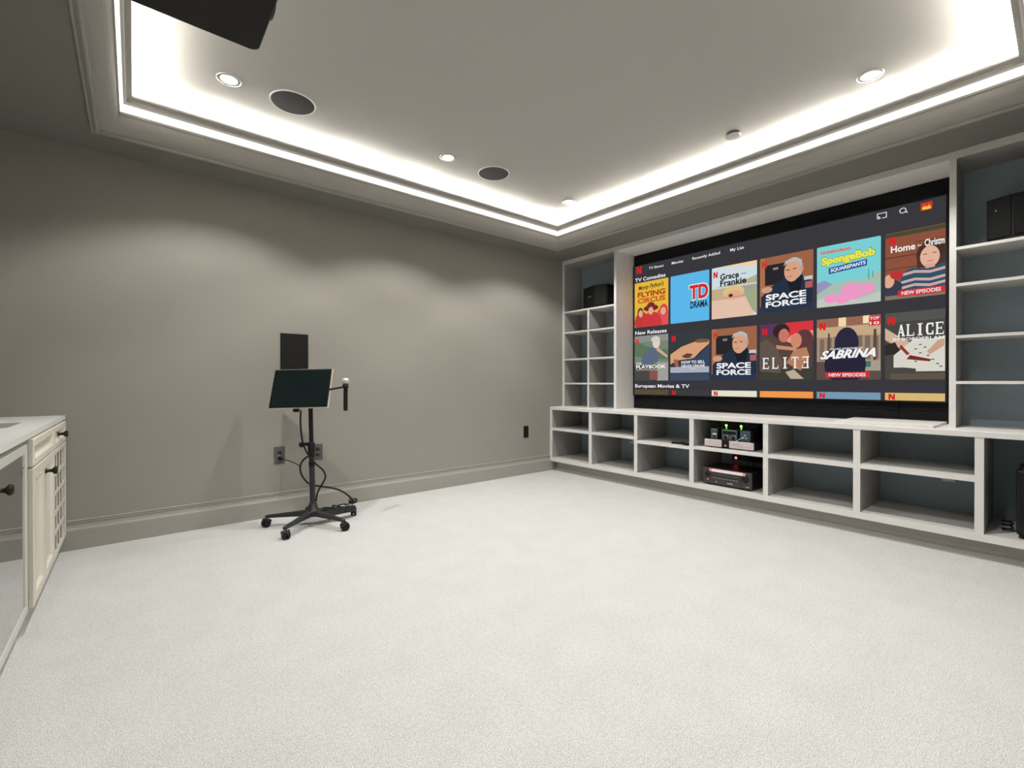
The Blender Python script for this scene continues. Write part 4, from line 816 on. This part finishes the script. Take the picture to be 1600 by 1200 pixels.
lz0, lz1, ly0, ly1 = 0.108, 0.735, ca1+0.003, cb1-0.003
fr_ = MB(); x0, x1 = XF+0.0005, XF+0.019
fr_.box(x0, x1, ly0, ly0+0.03, lz0, lz1, M_CREAM).box(x0, x1, ly1-0.03, ly1, lz0, lz1, M_CREAM).box(x0, x1, ly0+0.03, ly1-0.03, lz0, lz0+0.03, M_CREAM).box(x0, x1, ly0+0.03, ly1-0.03, lz1-0.03, lz1, M_CREAM)
lf = child(fr_, 'lattice_frame', c2, 0.002)
for k in range(1, 4):
    y = ly0+0.03+(ly1-ly0-0.06)*k/4; child(MB().box(x1-0.008, x1-0.003, y-0.011, y+0.011, lz0+0.03, lz1-0.03, M_CREAM).box(XF-0.12, x1-0.008, y-0.009, y+0.009, lz0+0.03, lz1-0.03, M_CREAM_SHADE), 'lattice_upright', lf)
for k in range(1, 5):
    z = lz0+0.03+(lz1-lz0-0.06)*k/5; child(MB().box(x1-0.007, x1-0.0015, ly0+0.03, ly1-0.03, z-0.011, z+0.011, M_CREAM).box(XF-0.12, x1-0.007, ly0+0.03, ly1-0.03, z-0.009, z+0.009, M_CREAM_SHADE), 'lattice_crossbar', lf)

fg = thing('wine_fridge', 'undercounter fridge with a black mirror glass door and pale frame, at the left edge', 'fridge', (-0.68, 2.62, 0))
fy0, fy1, fx = 2.285, 2.915, -0.362
child(MB().box(XB+0.03, fx-0.0605, fy0, fy1, 0.0, 0.845, M_BLACK), 'body', fg)
m_ = MB(); rl = 0.042
m_.box(fx-0.040, fx, fy0, fy0+rl, 0.11, 0.850, M_FRIDGEFR).box(fx-0.040, fx, fy1-rl, fy1, 0.11, 0.850, M_FRIDGEFR).box(fx-0.040, fx, fy0+rl, fy1-rl, 0.11, 0.150, M_FRIDGEFR).box(fx-0.040, fx, fy0+rl, fy1-rl, 0.812, 0.850, M_FRIDGEFR)
fd = child(m_, 'door', fg, 0.003)
child(MB().box(fx-0.030, fx-0.003, fy0+rl, fy1-rl, 0.150, 0.812, M_FRIDGEGL), 'glass', fd)
child(MB().lathe([(0.0, 0.040), (0.017, 0.039), (0.021, 0.034), (0.020, 0.027), (0.009, 0.018), (0.008, 0.006), (0.013, 0.002), (0.0135, 0.0)], (fx-0.003, 2.352, 0.745), (1, 0, 0), M_BRONZE, 20), 'knob', fd)
child(MB().box(fx-0.060, fx-0.042, fy0, fy1, 0.001, 0.100, M_FRIDGEFR), 'plinth', fg, 0.002)
cf = thing('bar_end_cabinet', 'cream bar cabinet beyond the fridge, outside the left edge of the photo', 'cabinet', (-0.68, 1.95, 0))
child(MB().box(XB+0.002, XF, CY0+0.01, fy0-0.005, 0.105, ZK0-0.001, M_CREAM), 'carcass', cf, 0.002)
child(MB().box(-0.43, -0.412, CY0+0.01, fy0-0.005, 0, 0.105, M_KICK), 'toe_kick', cf)
for z0, z1 in ((0.742, 0.866), (0.112, 0.735)): panel_front(cf, 'door' if z1 < .74 else 'drawer', CY0+0.013, fy0-0.008, z0, z1, 0.045)
